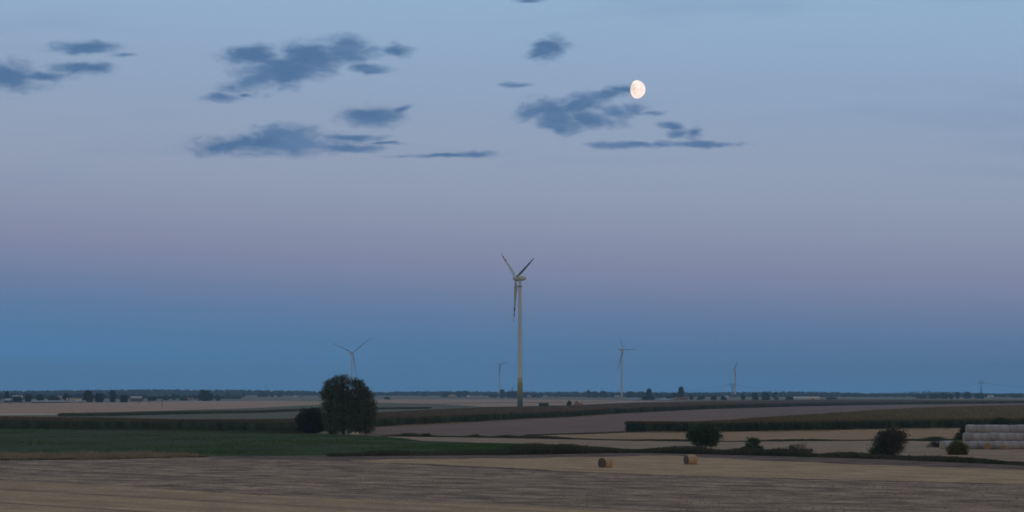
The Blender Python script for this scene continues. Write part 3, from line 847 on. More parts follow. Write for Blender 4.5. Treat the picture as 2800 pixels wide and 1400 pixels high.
def blade_geo(R, chord, r0=0.06, r1=1.0, twist0=28.0, grow=1.0, bend=0.0):
    """blade along +z from the hub, chord in x, thickness in y; only the stretch r0..r1 of its length"""
    rs = np.linspace(r0, r1, max(3, int(26 * (r1 - r0)) + 2))
    an = np.linspace(0, 2 * math.pi, 14, endpoint=False)
    V = []
    for r in rs:
        if r < .22: ch = chord * (.42 + (.58) * max(0, (r - .06)) / .16)
        else: ch = chord * (1.0 - .80 * ((r - .22) / .78) ** .85)
        th = ch * (.62 if r < .1 else max(.13, .62 - (r - .1) * 3.2))
        tw = math.radians(twist0 * (1 - r) + 8)
        x = (np.cos(an) * .5 + .12 * (r > .15)) * ch * grow; y = np.sin(an) * .5 * th * grow * (1 - .35 * np.cos(an))
        V.append(np.stack([x * math.cos(tw) - y * math.sin(tw), x * math.sin(tw) + y * math.cos(tw) - bend * R * r * r, np.full(14, r * R)], -1))
    k = 14; V = np.concatenate(V)
    Q = [[i * k + j, i * k + (j + 1) % k, (i + 1) * k + (j + 1) % k, (i + 1) * k + j] for i in range(len(rs) - 1) for j in range(k)]
    n0 = len(V)
    V = np.vstack([V, V[:k].mean(0), V[-k:].mean(0)])
    m = (len(rs) - 1) * k
    T = [[n0, (j + 1) % k, j] for j in range(k)] + [[n0 + 1, m + j, m + (j + 1) % k] for j in range(k)]
    return V, Q, T


def turbine(name, label, px, dist, hub, R, yaw_c, thetas, base_r, top_r, face=-1, egg=False, chord=None, bands=True, pitch=0.0, bend=0.0, wm=None, bm=None, group=None):
    wm = wm or M['whitefar']; bm = bm or wm
    X, Y, z0 = at(px, dist)
    root = empty(name, (X, Y, z0))
    tag(root, label, 'wind turbine', group)
    H = hub
    # tower
    b = MB()
    htop = H - (2.0 if egg else 1.6)
    hs0 = 16.6 if egg else 0.0
    rad = lambda h: base_r + (top_r - base_r) * (h / htop) ** .9
    prof = [(rad(h), h) for h in np.linspace(hs0, htop, 24)]
    if not egg: prof = [(0.001, 0)] + prof
    b.lathe(prof + [(0.001, htop)], 32)
    ob('tower', b.mesh('tower', wm, True), root)
    if egg:
        hs = [16.6, 14.2, 11.2, 8.2, 5.2, -.3]
        for i in range(5):
            b = MB(); b.lathe([(rad(hs[i + 1]) + .004, hs[i + 1]), (rad(hs[i]) + .004, hs[i] - .01), (rad(hs[i]) - .1, hs[i] - .01)], 32)
            o = ob('painted_ring', b.mesh('painted_ring', M['ring%d' % i], True), root)
            o['label'] = ['pale olive top ring', 'yellow-olive ring', 'olive green ring', 'mid green ring', 'dark green ring at the ground'][i]
        for hj in (27.0, 45.5):
            b = MB(); b.lathe([(rad(hj - .12), hj - .12), (rad(hj) + .035, hj - .1), (rad(hj) + .035, hj + .1), (rad(hj + .12), hj + .12)], 32)
            ob('section_joint', b.mesh('section_joint', wm), root)
        b = MB(); zt = z_at(783, dist) - z0
        b.lathe([(top_r, zt - .35), (top_r + .55, zt - .12), (top_r + .62, zt + .1), (top_r, zt + .12)], 32)
        ob('platform', b.mesh('platform', M['steel'], False), root)
    sy = math.sqrt(1 - yaw_c * yaw_c)
    axis = np.array([face * sy, -yaw_c, 0.0])        # rotor faces this way
    u = np.array([yaw_c, face * sy, 0.0])            # in-plane horizontal, to the right in the picture
    Rm = np.stack([u, -axis, np.array([0, 0, 1.0])], 1)   # columns: local x, y, z
    ang = math.atan2(u[1], u[0])
    nac = empty_dir = None
    s = 1.0 if egg else R / 45.0
    if egg:
        # drop-shaped nacelle, then the spinner in front of it; local -y is forward
        def revolve(prof, k=36):
            m = MB(); an = np.linspace(0, 2 * math.pi, k, endpoint=False)
            V = np.concatenate([np.stack([r * np.cos(an), np.full(k, -d), r * np.sin(an)], -1) for r, d in prof])
            Q = [[i * k + j, i * k + (j + 1) % k, (i + 1) * k + (j + 1) % k, (i + 1) * k + j] for i in range(len(prof) - 1) for j in range(k)]
            m.add(V, Q); return m
        n = revolve([(.01, -3.7), (.5, -3.5), (.95, -2.9), (1.25, -2.0), (1.52, -.9), (1.72, .3), (1.78, 1.1), (1.68, 1.25), (.4, 1.26)])
        nm = ob('nacelle', n.mesh('nacelle', wm, True), root, (0, 0, H), ang)
        g = MB()
        for dd, rr_ in ((-.2, 1.64), (-1.2, 1.45), (-2.1, 1.22)):
            an = np.linspace(math.pi * 1.12, math.pi * 1.88, 16)
            g.tube(np.stack([(rr_ + .02) * np.cos(an), np.full(16, -dd), (rr_ + .02) * np.sin(an)], -1), .07, 6)
        ob('underside_vent', g.mesh('underside_vent', M['steel']), nm)
        sp = revolve([(.4, 1.34), (1.68, 1.35), (1.78, 1.5), (1.72, 2.2), (1.5, 2.9), (1.1, 3.55), (.7, 3.95), (.01, 4.1)])
        hubm = ob('spinner', sp.mesh('spinner', wm, True), root, (0, 0, H), ang)
        fwd = 2.3
    else:
        n = MB(); n.box((0, 1.6 * s, .2 * s), (3.4 * s, 9.5 * s, 3.4 * s)); n.box((0, 1.6 * s, 2.1 * s), (2.6 * s, 8.2 * s, .5 * s))
        ob('nacelle', n.mesh('nacelle', wm), root, (0, 0, H), ang)
        h_ = MB(); an = np.linspace(0, 2 * math.pi, 20, endpoint=False)
        pr = [(.3, 3.2), (1.5, 3.25), (1.7, 4.2), (1.5, 5.2), (.9, 6.0), (.02, 6.4)]
        V = np.concatenate([np.stack([r * s * np.cos(an), np.full(20, -d * s), r * s * np.sin(an)], -1) for r, d in pr])
        h_.add(V, [[i * 20 + j, i * 20 + (j + 1) % 20, (i + 1) * 20 + (j + 1) % 20, (i + 1) * 20 + j] for i in range(len(pr) - 1) for j in range(20)])
        ob('spinner', h_.mesh('spinner', wm, True), root, (0, 0, H), ang)
        fwd = 4.3 * s
    chord = chord or R * .055
    hubp = axis * fwd + np.array([0, 0, H])
    for th in thetas:
        t = math.radians(th)
        # blade frame: z along blade, turned within the rotor plane
        zl = np.array([math.sin(t), 0, math.cos(t)]); xl = np.array([math.cos(t), 0, -math.sin(t)]); yl = np.array([0, 1.0, 0])
        p = math.radians(pitch)
        xl, yl = xl * math.cos(p) + yl * math.sin(p), -xl * math.sin(p) + yl * math.cos(p)
        W = np.stack([xl, yl, zl], 1)
        V, Q, T = blade_geo(R, chord, bend=bend)
        tr = lambda V: (V @ W.T) @ Rm.T + hubp
        m = MB(); m.add(tr(V), Q, T)
        bl = ob('blade', m.mesh('blade', bm, True), root)
        if bands:
            for a0, a1 in ((.685, .755), (.81, .875)):
                V, Q, T = blade_geo(R, chord, r0=a0, r1=a1, grow=1.10, bend=bend)
                m = MB(); m.add(tr(V), Q, T)
                ob('red_band', m.mesh('red_band', M['red'], True), bl)
    return root


turbine('wind_turbine', 'large white turbine with green painted foot and red-banded blades, standing in the maize', 1422, 1030, z_at(760, 1030) - at(1422, 1030)[2],
        22.6, 0.43, (187, 67, -53), 1.55, .78, -1, True, 1.9, True, 62.0, 0.0, M['white'], M['bladegrey'])
GT = 'wind turbines on the horizon'
turbine('wind_turbine', 'distant turbine rising behind the crown of the big tree', 962, 4000, z_at(965, 4000) - at(962, 4000)[2], 50, .82, (-68, 52, 172), 1.9, 1.1, 1, False, 2.3, False, -12, .06, bm=M['bladeshade_mid'], group=GT)
turbine('wind_turbine', 'smallest distant turbine just left of the large turbine tower', 1366, 5000, z_at(997, 5000) - at(1366, 5000)[2], 30, .6, (-46, 74, 194), 1.9, 1.2, 1, False, 3.2, False, 10, 0, bm=M['bladeshade'], group=GT)
turbine('wind_turbine', 'tall distant turbine with long blades right of the large turbine', 1700, 4190, z_at(956, 4190) - at(1700, 4190)[2], 49, .6, (-32, 88, 208), 2.2, 1.2, 1, False, None, False, 30, 0, bm=M['bladeshade'], group=GT)
turbine('wind_turbine', 'distant turbine seen almost edge-on beside the lattice pylon', 2010, 4700, z_at(1010, 4700) - at(2010, 4700)[2], 26, .4, (158, 38, 278), 2.4, 1.4, -1, False, 2.4, False, 60, 0, bm=M['bladeshade'], group=GT)

# kiosk, heap, sand, pole
def gable(root, w, d, hw, hr, wallm, roofm, over=.3, door=True, windows=0, flat=False):
    b = MB(); b.box((0, 0, hw / 2), (w, d, hw))
    if not flat:
        for sx in (-1, 1):
            b.add([(sx * w / 2, -d / 2, hw), (sx * w / 2, d / 2, hw), (sx * w / 2, 0, hw + hr)], T=[[0, 1, 2]])
    ob('wall', b.mesh('wall', wallm), root)
    b = MB()
    if flat:
        b.box((0, 0, hw + hr / 2 + .01), (w + over * 2, d + over * 2, hr))
    else:
        x = w / 2 + over; y = d / 2 + over; dz = hr * over / (d / 2)
        for k, t in ((0, .02), (1, .2)):
            pass
        lo, hi = hw - dz + .03, hw + hr + .03
        P = [(-x, -y, lo), (x, -y, lo), (x, 0, hi), (-x, 0, hi), (-x, y, lo), (x, y, lo)]
        P2 = [(a, b_, c + .18) for a, b_, c in P]
        b.add(P + P2, [[6, 7, 8, 9], [9, 8, 11, 10], [0, 3, 2, 1], [3, 4, 5, 2], [0, 1, 7, 6], [4, 10, 11, 5], [0, 6, 9, 3], [3, 9, 10, 4], [1, 2, 8, 7], [2, 5, 11, 8]])
    ob('roof', b.mesh('roof', roofm), root)
    if door:
        b = MB(); b.box((w * .22, -d / 2 - .02, min(hw * .4, 1.05)), (min(w * .12, 2.4), .06, min(hw * .8, 2.1)))
        ob('door', b.mesh('door', M['roof_dark']), root)
    for i in range(windows):
        b = MB(); b.box((-w / 2 + w * (i + .7) / (windows + .6) * .72, -d / 2 - .02, hw * .6), (min(1.2, w / windows * .4), .06, 1.1))
        ob('window', b.mesh('window', M['pane']), root)


def building(name, label, cat, x0, x1, ytop, dist, depth, wallm, roofm, roof_frac=.4, rz=0.0, windows=0, group=None, flat=False, wall_h=None):
    px = (x0 + x1) / 2
    X, Y, z = at(px, dist)
    w = (x1 - x0) * dist / F
    H = max(2.0, z_at(ytop, dist) - z)
    r = empty(name, (X, Y, z - .05), rz)
    tag(r, label, cat, group)
    hw = H * (1 - roof_frac)
    gable(r, w, depth, hw, H * roof_frac, wallm, roofm, windows=windows, flat=flat)
    return r


building('transformer_kiosk', 'small dark green transformer kiosk beside the large turbine foot', 'kiosk', 1474, 1499, 1102, 1050, 3.2, M['kiosk'], M['kioskroof'], .08, .12, 0, flat=True)


def heap(name, label, cat, px, dist, w, d, h, mat, seed, rz=0.0, zoff=0.0):
    X, Y, z = at(px, dist)
    r = np.random.default_rng(seed)
    nx, ny = 30, 16
    u, v = np.meshgrid(np.linspace(-1, 1, nx), np.linspace(-1, 1, ny))
    prof = np.clip(1 - u ** 2, 0, 1) ** .8 * np.clip(1 - v ** 2, 0, 1) ** .8
    hgt = h * prof * (1 + .25 * np.sin(u * 7 + seed) + .15 * np.sin(u * 17 + v * 5)) + r.normal(0, .03 * h, u.shape) * prof
    V = np.stack([u * w / 2, v * d / 2, hgt - .1], -1).reshape(-1, 3)
    i = (np.arange(ny - 1)[:, None] * nx + np.arange(nx - 1)[None]).ravel()
    o = ob(name, mesh(name, V, np.stack([i, i + 1, i + 1 + nx, i + nx], -1), mats=[mat], smooth=True), None, (X, Y, z + zoff), rz)
    return tag(o, label, cat)


heap('soil_heap', 'rust-brown heap on the stubble right of the green kiosk', 'heap', 1580, 1300, 8.5, 5, 3.4, M['soilheap'], 3)
heap('sand_heap', 'pale sandy mound at the foot of the big tree', 'heap', 972, 422, 2.4, 1.8, .6, M['sand'], 5)
X, Y, z = at(443, 1266)
r = empty('utility_pole', (X, Y, z)); tag(r, 'lone dark pole in the far pinkish stubble', 'pole')
b = MB(); b.tube([(0, 0, -.3), (0, 0, 2.2), (.05, 0, 4.6)], [.16, .14, .11], 8); ob('post', b.mesh('post', M['wood']), r)
b = MB(); b.box((0, -.16, 4.1), (1.5, .12, .14)); ob('crossarm', b.mesh('crossarm', M['wood']), r)

# ------------------------------------------------------------------ trees and bushes


def lobes_points(lobes, n, seed, shell=.55):
    """points through the volume of several ellipsoids (x, y, z, rx, ry, rz)"""
    r = np.random.default_rng(seed)
    L = np.array(lobes, float)
    vol = L[:, 3] * L[:, 4] * L[:, 5]
    k = r.choice(len(L), n, p=vol / vol.sum())
    d = r.normal(size=(n, 3)); d /= np.linalg.norm(d, axis=1)[:, None]
    rad = np.where(r.random(n) < shell, r.uniform(.72, 1.0, n), r.random(n) ** (1 / 3))
    return L[k, :3] + d * rad[:, None] * L[k, 3:]


def crown_mesh(name, lobes, mat, nclump, per, csize, leaf, seed, shell=.6, flat=.4, droop=0.0):
    r = np.random.default_rng(seed)
    C = lobes_points(lobes, nclump, seed, shell)
    C[:, 2] = np.maximum(C[:, 2], .15)
    P = np.repeat(C, per, 0)
    off = r.normal(size=P.shape) * csize
    off[:, 2] *= .7
    if droop: off[:, 2] -= np.abs(r.normal(size=len(P))) * csize * droop
    P = P + off
    P[:, 2] = np.maximum(P[:, 2], .05)
    V, Q = leaf_quads(P, leaf, seed + 1, flat, droop)
    return mesh(name, V, Q, mats=[mat])


def trunk_mesh(name, stems, lobes, seed, base_r, which, k=7):
    """tapered stems that fork into limbs reaching for the crown lobes"""
    r = np.random.default_rng(seed)
    m = MB()
    L = np.array(lobes, float)
    for si, (sx, sy, lx) in enumerate(stems):
        if si != which: continue
        ht = L[:, 2].max() * .55
        pts = [np.array([sx, sy, -.3]), np.array([sx + lx * .1, sy, ht * .25]), np.array([sx + lx * .45, sy + r.normal(0, .1), ht * .6]), np.array([sx + lx, sy + r.normal(0, .2), ht])]
        m.tube(pts, [base_r * 1.25, base_r, base_r * .7, base_r * .4], k)
    for l in L:
        bi = int(np.argmin([abs(s[0] + s[2] - l[0]) for s in stems]))
        if bi != which: continue
        st = stems[bi]
        z0 = min(l[2] * .4, L[:, 2].max() * .35)
        f = z0 / (L[:, 2].max() * .55)
        p0 = np.array([st[0] + st[2] * f * .8, st[1], z0])
        p2 = l[:3] + np.array([0, 0, l[5] * .4])
        p1 = (p0 + p2) / 2 + r.normal(0, .15, 3) * l[5] * .5
        m.tube([p0, p1, p2], [base_r * .45, base_r * .28, base_r * .08], 5)
    return m.mesh(name, M['bark'], True)


def tree(name, label, cat, px, dist, lobes_px, leafm, seed, nclump, per, csize, leaf, base_r, stems_px=None, group=None, depth=.9, shell=.6, droop=0.0, trunk=True):
    """lobes_px: (px, py, rx, rz) in photograph pixels at the tree's distance"""
    X, Y, z = at(px, dist)
    s = dist / F
    r = np.random.default_rng(seed)
    lobes = []
    for (lx, ly, rx, rz) in lobes_px:
        lobes.append(((lx - px) * s, r.uniform(-.25, .25) * rx * s, z_at(ly, dist) - z, rx * s, rx * s * depth, rz * s))
    base_l = list(lobes)
    for _ in range(int(len(base_l) * 1.6)):
        q = base_l[r.integers(len(base_l))]
        dv = r.normal(size=3); dv /= np.linalg.norm(dv); dv[2] = abs(dv[2]) * .9 if r.random() < .75 else dv[2]
        f = r.uniform(.16, .34)
        lobes.append((q[0] + dv[0] * q[3] * .98, q[1] + dv[1] * q[4] * .98, max(.2, q[2] + dv[2] * q[5] * .98), q[3] * f, q[4] * f, q[5] * f * 1.2))
    stems = [((a - px) * s, r.uniform(-.3, .3), (b - a) * s) for a, b in (stems_px or [(px, px)])]
    root = empty(name, (X, Y, z)); tag(root, label, cat, group)
    for k in range(len(stems)): ob('trunk', trunk_mesh('trunk', stems, lobes, seed + 3, base_r, k), root)
    ob('crown', crown_mesh('crown', lobes, leafm, nclump, per, csize, leaf, seed + 5, shell, .3, droop), root)
    return root


tree('willow_tree', 'big rounded willow-like tree standing at the meadow edge', 'tree', 962, 428,
     [(903, 1062, 18, 26), (925, 1046, 17, 22), (942, 1040, 15, 16), (935, 1072, 22, 24), (978, 1058, 17, 24), (990, 1075, 20, 26), (1008, 1100, 18, 28), (1014, 1132, 15, 30),
      (893, 1092, 15, 26), (897, 1128, 17, 28), (915, 1110, 22, 30), (940, 1120, 20, 34), (966, 1110, 16, 26), (985, 1125, 22, 32), (1006, 1158, 17, 22), (912, 1160, 20, 24), (945, 1160, 20, 25), (975, 1164, 18, 20), (965, 1140, 20, 26), (958, 1088, 16, 20), (957, 1068, 10, 12), (960, 1108, 16, 24), (906, 1050, 14, 17), (972, 1047, 14, 16), (1000, 1078, 16, 22), (888, 1076, 12, 18), (960, 1118, 18, 30), (990, 1150, 20, 24)],
     M['willow'], 101, 1350, 30, .36, .16, .26, [(905, 900), (940, 935), (978, 985), (1000, 1006)], None, .75, .7, .7)
tree('bush', 'dark rounded bush pressed against the left side of the big tree', 'bush', 850, 436,
     [(850, 1152, 34, 32), (832, 1150, 22, 24), (838, 1132, 18, 16), (862, 1132, 22, 18), (872, 1160, 20, 24), (850, 1172, 32, 12), (825, 1165, 14, 16), (815, 1148, 6, 12)],
     M['bushdark'], 103, 620, 24, .30, .15, .12, [(845, 840), (860, 865)], None, .8, .7, .2)
tree('bush', 'round dark bush on a short stem in the ditch, between loose bales and maize', 'bush', 1926, 304,
     [(1926, 1184, 36, 26), (1905, 1190, 24, 22), (1948, 1188, 24, 24), (1925, 1168, 24, 14), (1940, 1208, 18, 14), (1915, 1210, 20, 14), (1892, 1190, 12, 14), (1962, 1192, 10, 14)],
     M['bushgreen'], 105, 480, 26, .26, .12, .09, [(1920, 1912), (1928, 1936)], None, .85, .7, .1)
tree('bush', 'small ragged bush rising from ditch weeds right of the round bush', 'bush', 2056, 300,
     [(2055, 1214, 16, 16), (2068, 1208, 12, 10), (2050, 1202, 8, 10), (2058, 1228, 26, 10), (2040, 1230, 16, 8), (2078, 1228, 14, 8), (2074, 1200, 6, 4)],
     M['bushgreen'], 107, 240, 20, .16, .10, .05, [(2052, 2050), (2060, 2064)], None, .8, .7, .1)
tree('bush', 'low weedy shrub mound in the ditch left of the feathery bush', 'bush', 2175, 292,
     [(2130, 1235, 22, 8), (2165, 1228, 20, 9), (2190, 1222, 13, 9), (2205, 1234, 18, 7), (2150, 1239, 36, 6)],
     M['bushbrown'], 109, 200, 20, .20, .09, .04, [(2150, 2145), (2185, 2190)], None, .8, .7, .1)
tree('bush', 'tall feathery brown-green bush at the ditch, left of the bale stack', 'bush', 2424, 274,
     [(2432, 1186, 22, 14), (2458, 1190, 18, 14), (2420, 1208, 28, 20), (2455, 1210, 20, 18), (2400, 1230, 22, 16), (2430, 1234, 26, 20), (2385, 1244, 14, 10), (2448, 1174, 10, 8), (2412, 1190, 8, 10), (2466, 1228, 10, 10), (2470, 1196, 8, 14)],
     M['bushbrown'], 111, 420, 24, .34, .11, .07, [(2412, 2420), (2424, 2440), (2432, 2452)], None, .8, .55, .0)
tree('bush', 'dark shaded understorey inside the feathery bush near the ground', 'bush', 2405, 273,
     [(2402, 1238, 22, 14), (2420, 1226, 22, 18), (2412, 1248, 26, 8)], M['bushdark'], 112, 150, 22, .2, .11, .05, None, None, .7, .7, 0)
tree('bush', 'round yellow-green bush in front of the bale stack', 'bush', 2616, 278,
     [(2616, 1226, 24, 20), (2604, 1232, 18, 16), (2630, 1230, 16, 16), (2614, 1214, 16, 10), (2618, 1244, 24, 8)],
     M['bushyellow'], 113, 300, 24, .16, .09, .05, [(2612, 2606), (2620, 2626)], None, .85, .7, 0)
tree('bush', 'dark bush behind the open end of the bale stack', 'bush', 2634, 322,
     [(2642, 1180, 14, 22), (2630, 1192, 14, 14), (2648, 1164, 10, 12), (2622, 1200, 12, 8), (2640, 1204, 18, 10)], M['bushdark'], 115, 220, 22, .2, .11, .06, None, None, .8, .7, 0)
tree('bush', 'small grey-green bush in the stubble left of the bale stack', 'bush', 2560, 318,
     [(2562, 1216, 18, 6), (2554, 1212, 9, 7), (2578, 1219, 12, 4), (2544, 1220, 10, 3)], M['bushbrown'], 117, 80, 18, .24, .09, .03, None, None, .8, .7, 0)
tree('bush', 'dark bush peeking over the top row of the bale stack', 'bush', 2734, 440,
     [(2735, 1156, 22, 14), (2720, 1162, 18, 12), (2752, 1164, 16, 10), (2738, 1170, 30, 10)], M['bushdark'], 119, 220, 22, .26, .15, .08, None, None, .8, .7, 0)
tree('bush', 'dark bushes at the frame edge behind the bale stack', 'bush', 2800, 430,
     [(2790, 1166, 20, 12), (2815, 1162, 22, 14), (2840, 1168, 20, 12)], M['bushdark'], 121, 180, 22, .26, .15, .08, None, None, .8, .7, 0)
for i, (x, y, w, h, lb) in enumerate([(1118, 1191, 20, 5, 'low dark scrub on the balk nearest the big tree'), (1165, 1190.5, 12, 4, 'small dark scrub on the balk, second from the big tree'),
                                      (1300, 1194, 14, 4.5, 'small dark scrub on the balk below the turbine'), (1385, 1196, 20, 4.5, 'flat dark scrub on the balk, middle of its length'), (1470, 1197.5, 24, 4.5, 'long dark scrub on the balk, furthest from the big tree')]):
    tree('scrub', lb, 'scrub', x, 400 - i * 4, [(x, y, w, h), (x + w * .5, y + 1, w * .6, h * .8), (x - w * .6, y + 1.5, w * .5, h * .7)], M['bushdark'], 131 + i, 70, 18, .18, .11, .04, None, 'scrub on the grassy balk', .8, .7, 0)
tree('bush', 'small dark bush on the stubble between kiosk and rust-brown heap', 'bush', 1557, 1290, [(1557, 1101, 3.5, 4), (1556, 1104, 5, 3)], M['bushgreen'], 141, 60, 16, .4, .28, .1, None, None, .8, .7, 0)

# ------------------------------------------------------------------ straw bales
BALE = {}


def bale_parts(R, Ln, side, end, key):
    if key in BALE: return BALE[key]
    k = 28
    prof = [(R * .935, -Ln / 2), (R * .985, -Ln / 2 + .05), (R, -Ln / 2 + .2), (R * .992, -.12), (R * 1.004, 0.05), (R, Ln / 2 - .2), (R * .985, Ln / 2 - .05), (R * .935, Ln / 2)]
    m = MB(); m.lathe(prof, k, axis='x')
    V = m.V[0]; r = np.random.default_rng(5)
    V[:, 1:] *= (1 + r.normal(0, .016, len(V)))[:, None]
    fl = V[:, 2] < -R * .9; V[fl, 2] = -R * .93           # sagged flat where it stands
    body = m.mesh('bale_' + key, side, True)
    e = MB()
    rings = [(R * .94, 0.0), (R * .87, .018), (R * .7, .03), (R * .5, .022), (R * .3, .034), (R * .12, .025), (.002, .03)]
    e.lathe(rings, k, axis='x')
    em = e.mesh('end_' + key, end, True)
    BALE[key] = (body, em)
    return BALE[key]


def bale(name, label, loc, rz, R=.65, Ln=1.2, side=None, end=None, key='straw', group=None, ends=True, cat='bale'):
    b, e = bale_parts(R, Ln, side or M['bale'], end or M['bale_end'], key)
    o = ob(name, b, None, loc, rz); tag(o, label, cat, group)
    if ends:
        p = ob('end_face', e, o, (Ln / 2 - .005, 0, 0))
        q = ob('end_face', e, o, (-Ln / 2 + .005, 0, 0)); q.rotation_euler = (0, 0, math.pi)
    return o


rr2 = np.random.default_rng(88)
for px, py, rz, lb in ((1655, 1281, 48, 'loose round straw bale on the tan stubble, its dark end turned left'), (1888, 1272, 27, 'loose round straw bale below the round bush, lit side facing right')):
    X, Y = unproj(px, py); X = float(X); Y = float(Y)
    # the left end is turned a little to the viewer
    bale('straw_bale', lb, (X, Y, float(terr(X, Y)) + .65 * .93 + .0), math.radians(rz), key='loose', group='loose round bales on the stubble')

    a_ = rr2.uniform(0, 6.28, 260); q_ = rr2.normal(0, 1, 260) * .55
    grassy('loose_straw', 'loose straw scattered round the foot of the %s loose bale' % ('nearer' if px < 1700 else 'further'), 'straw', (X + np.cos(a_) * (.75 + q_), Y + np.sin(a_) * (.75 + q_)), .16, .05, M['straw'], int(px), 4, 1.2, .12)

# the stack: three layers of bales lying end to end
SX0, SY0 = unproj(2579, 1229); SX0 = float(SX0); SY0 = float(SY0)
SR, SL = .70, 1.30
ordn = ['first', 'second', 'third', 'fourth', 'fifth', 'sixth', 'seventh', 'eighth', 'ninth', 'tenth', 'eleventh', 'twelfth', 'thirteenth', 'fourteenth', 'fifteenth', 'sixteenth', 'seventeenth']
sdir = np.array([math.cos(math.radians(4)), math.sin(math.radians(4))]); snor = np.array([-sdir[1], sdir[0]])
rr = np.random.default_rng(77)
pxm = SY0 / F
for layer, (xoff, nm, cnt, depths) in enumerate(((0.0, 'bottom', 16, (0, 2)), (61 * pxm, 'middle', 13, (1,)), (72 * pxm, 'top', 12, (2,)))):
    for dk, depth in enumerate(depths):
        for i in range(cnt):
            p = np.array([SX0, SY0]) + sdir * (xoff + .65 + i * (SL + .005)) + snor * depth * SR * 1.02
            if layer == 0 and dk == 1 and i > 1: continue      # rear bales hidden by the others
            zz = float(terr(SX0 + 6, SY0)) + SR * .93 + layer * SR * 1.74
            key = 'net'
            where = '%s from the open end in the %s row of the stack' % (ordn[i], nm)
            lb = 'pale net-wrapped bale, ' + where
            if dk == 1: lb = 'pale net-wrapped bale, %s in the rear bottom row at the open end' % ordn[i]
            o = bale('wrapped_bale', lb, (p[0], p[1], zz + rr.normal(0, .02)), math.radians(4) + rr.normal(0, .02), SR, SL, M['net'], M['bale'], key, 'pale bales stacked three rows high')
            o.rotation_euler = (rr.uniform(-.12, .12), 0, o.rotation_euler[2])
for px, lb, rz, R in ((2700, 'rolled-out straw bale with orange end, leaning at the foot of the stack', 78, .58), (2746, 'small broken straw bale with orange end at the foot of the stack', 70, .42)):
    d = SY0 - 1.6
    X, Y, z = at(px, d)
    bale('straw_bale', lb, (X, Y, z + R * .93), math.radians(rz), R, .9, M['bale'], M['bale_end_o'], 'broken%d' % px, 'broken bales by the stack')

# tiny bales along the far stubble
tiny = [(3, 1104.5), (30, 1104), (57, 1103), (68, 1103), (87, 1103), (100, 1103.5), (130, 1102.5), (178, 1101.5), (192, 1101.5), (216, 1101.5), (232, 1101.5), (262, 1100.5), (294, 1100), (352, 1099), (381, 1099), (409, 1098.8)]
for i, (px, py) in enumerate(tiny):
    d = CAM_H * F / (py + .3 - HOR)
    X, Y, z = at(px, min(d, 1930) - 12)
    bale('straw_bale', 'tiny pale round bale on the far pinkish stubble, %s from the left' % ordn[i], (X, Y, z + .6), rr.uniform(0, 3), .68, 1.25, M['bale'], M['bale'], 'tiny', 'tiny bales on the far stubble', ends=False)

# ------------------------------------------------------------------ far trees
FT = []
for i in range(4):
    r = np.random.default_rng(300 + i)
    if i < 3:
        lob = [(r.uniform(-.55, .55), r.uniform(-.4, .4), r.uniform(.3, .82), r.uniform(.28, .45), r.uniform(.28, .45), r.uniform(.14, .22)) for _ in range(11)] + [(0, 0, .42, .78, .6, .33), (0, 0, .16, .8, .6, .16), (r.uniform(-.6, .6), 0, .1, .5, .4, .1), (r.uniform(-.9, .9), 0, .12, .35, .4, .12)]
    else:
        lob = [(r.uniform(-.3, .3), r.uniform(-.3, .3), r.uniform(.5, .88), .42, .4, .13) for _ in range(7)] + [(0, 0, .68, .62, .5, .26), (0, 0, .3, .42, .4, .3), (r.uniform(-.5, .5), 0, .1, .7, .4, .1)]
    cm = crown_mesh('far_crown', lob, M['fartree'], 260, 9, .09, .085, 310 + i, .6, .3)
    tm = MB(); tm.tube([(0, 0, -.05), (.02, 0, .3), (-.03, .02, .7)], [.07, .05, .02], 6)
    tm.tube([(0, 0, .3), (.3, .1, .6)], [.035, .01], 5); tm.tube([(0, 0, .34), (-.3, -.1, .62)], [.035, .01], 5)
    FT.append((cm, tm.mesh('far_trunk', M['bark'], True)))


def far_tree(label, x0, x1, ytop, dist, v=0, group='trees among the far farms', cat='tree', name='far_tree'):
    px = (x0 + x1) / 2
    X, Y, z = at(px, dist)
    w = (x1 - x0) / 2 * dist / F; h = z_at(ytop, dist) - z
    root = empty(name, (X, Y, z)); tag(root, label, cat, group)
    for nm, me in zip(('crown', 'trunk'), FT[v]):
        o = ob(nm, me, root)
        o.scale = (w * (1.02 if nm == 'crown' else .6), w * .9 * (1 if nm == 'crown' else .6), h)
        o.rotation_euler = (0, 0, (hash_(label) % 7) * .9 if nm == 'crown' else 0)
    return root


def hash_(s): return sum((i + 3) * ord(c) for i, c in enumerate(s))


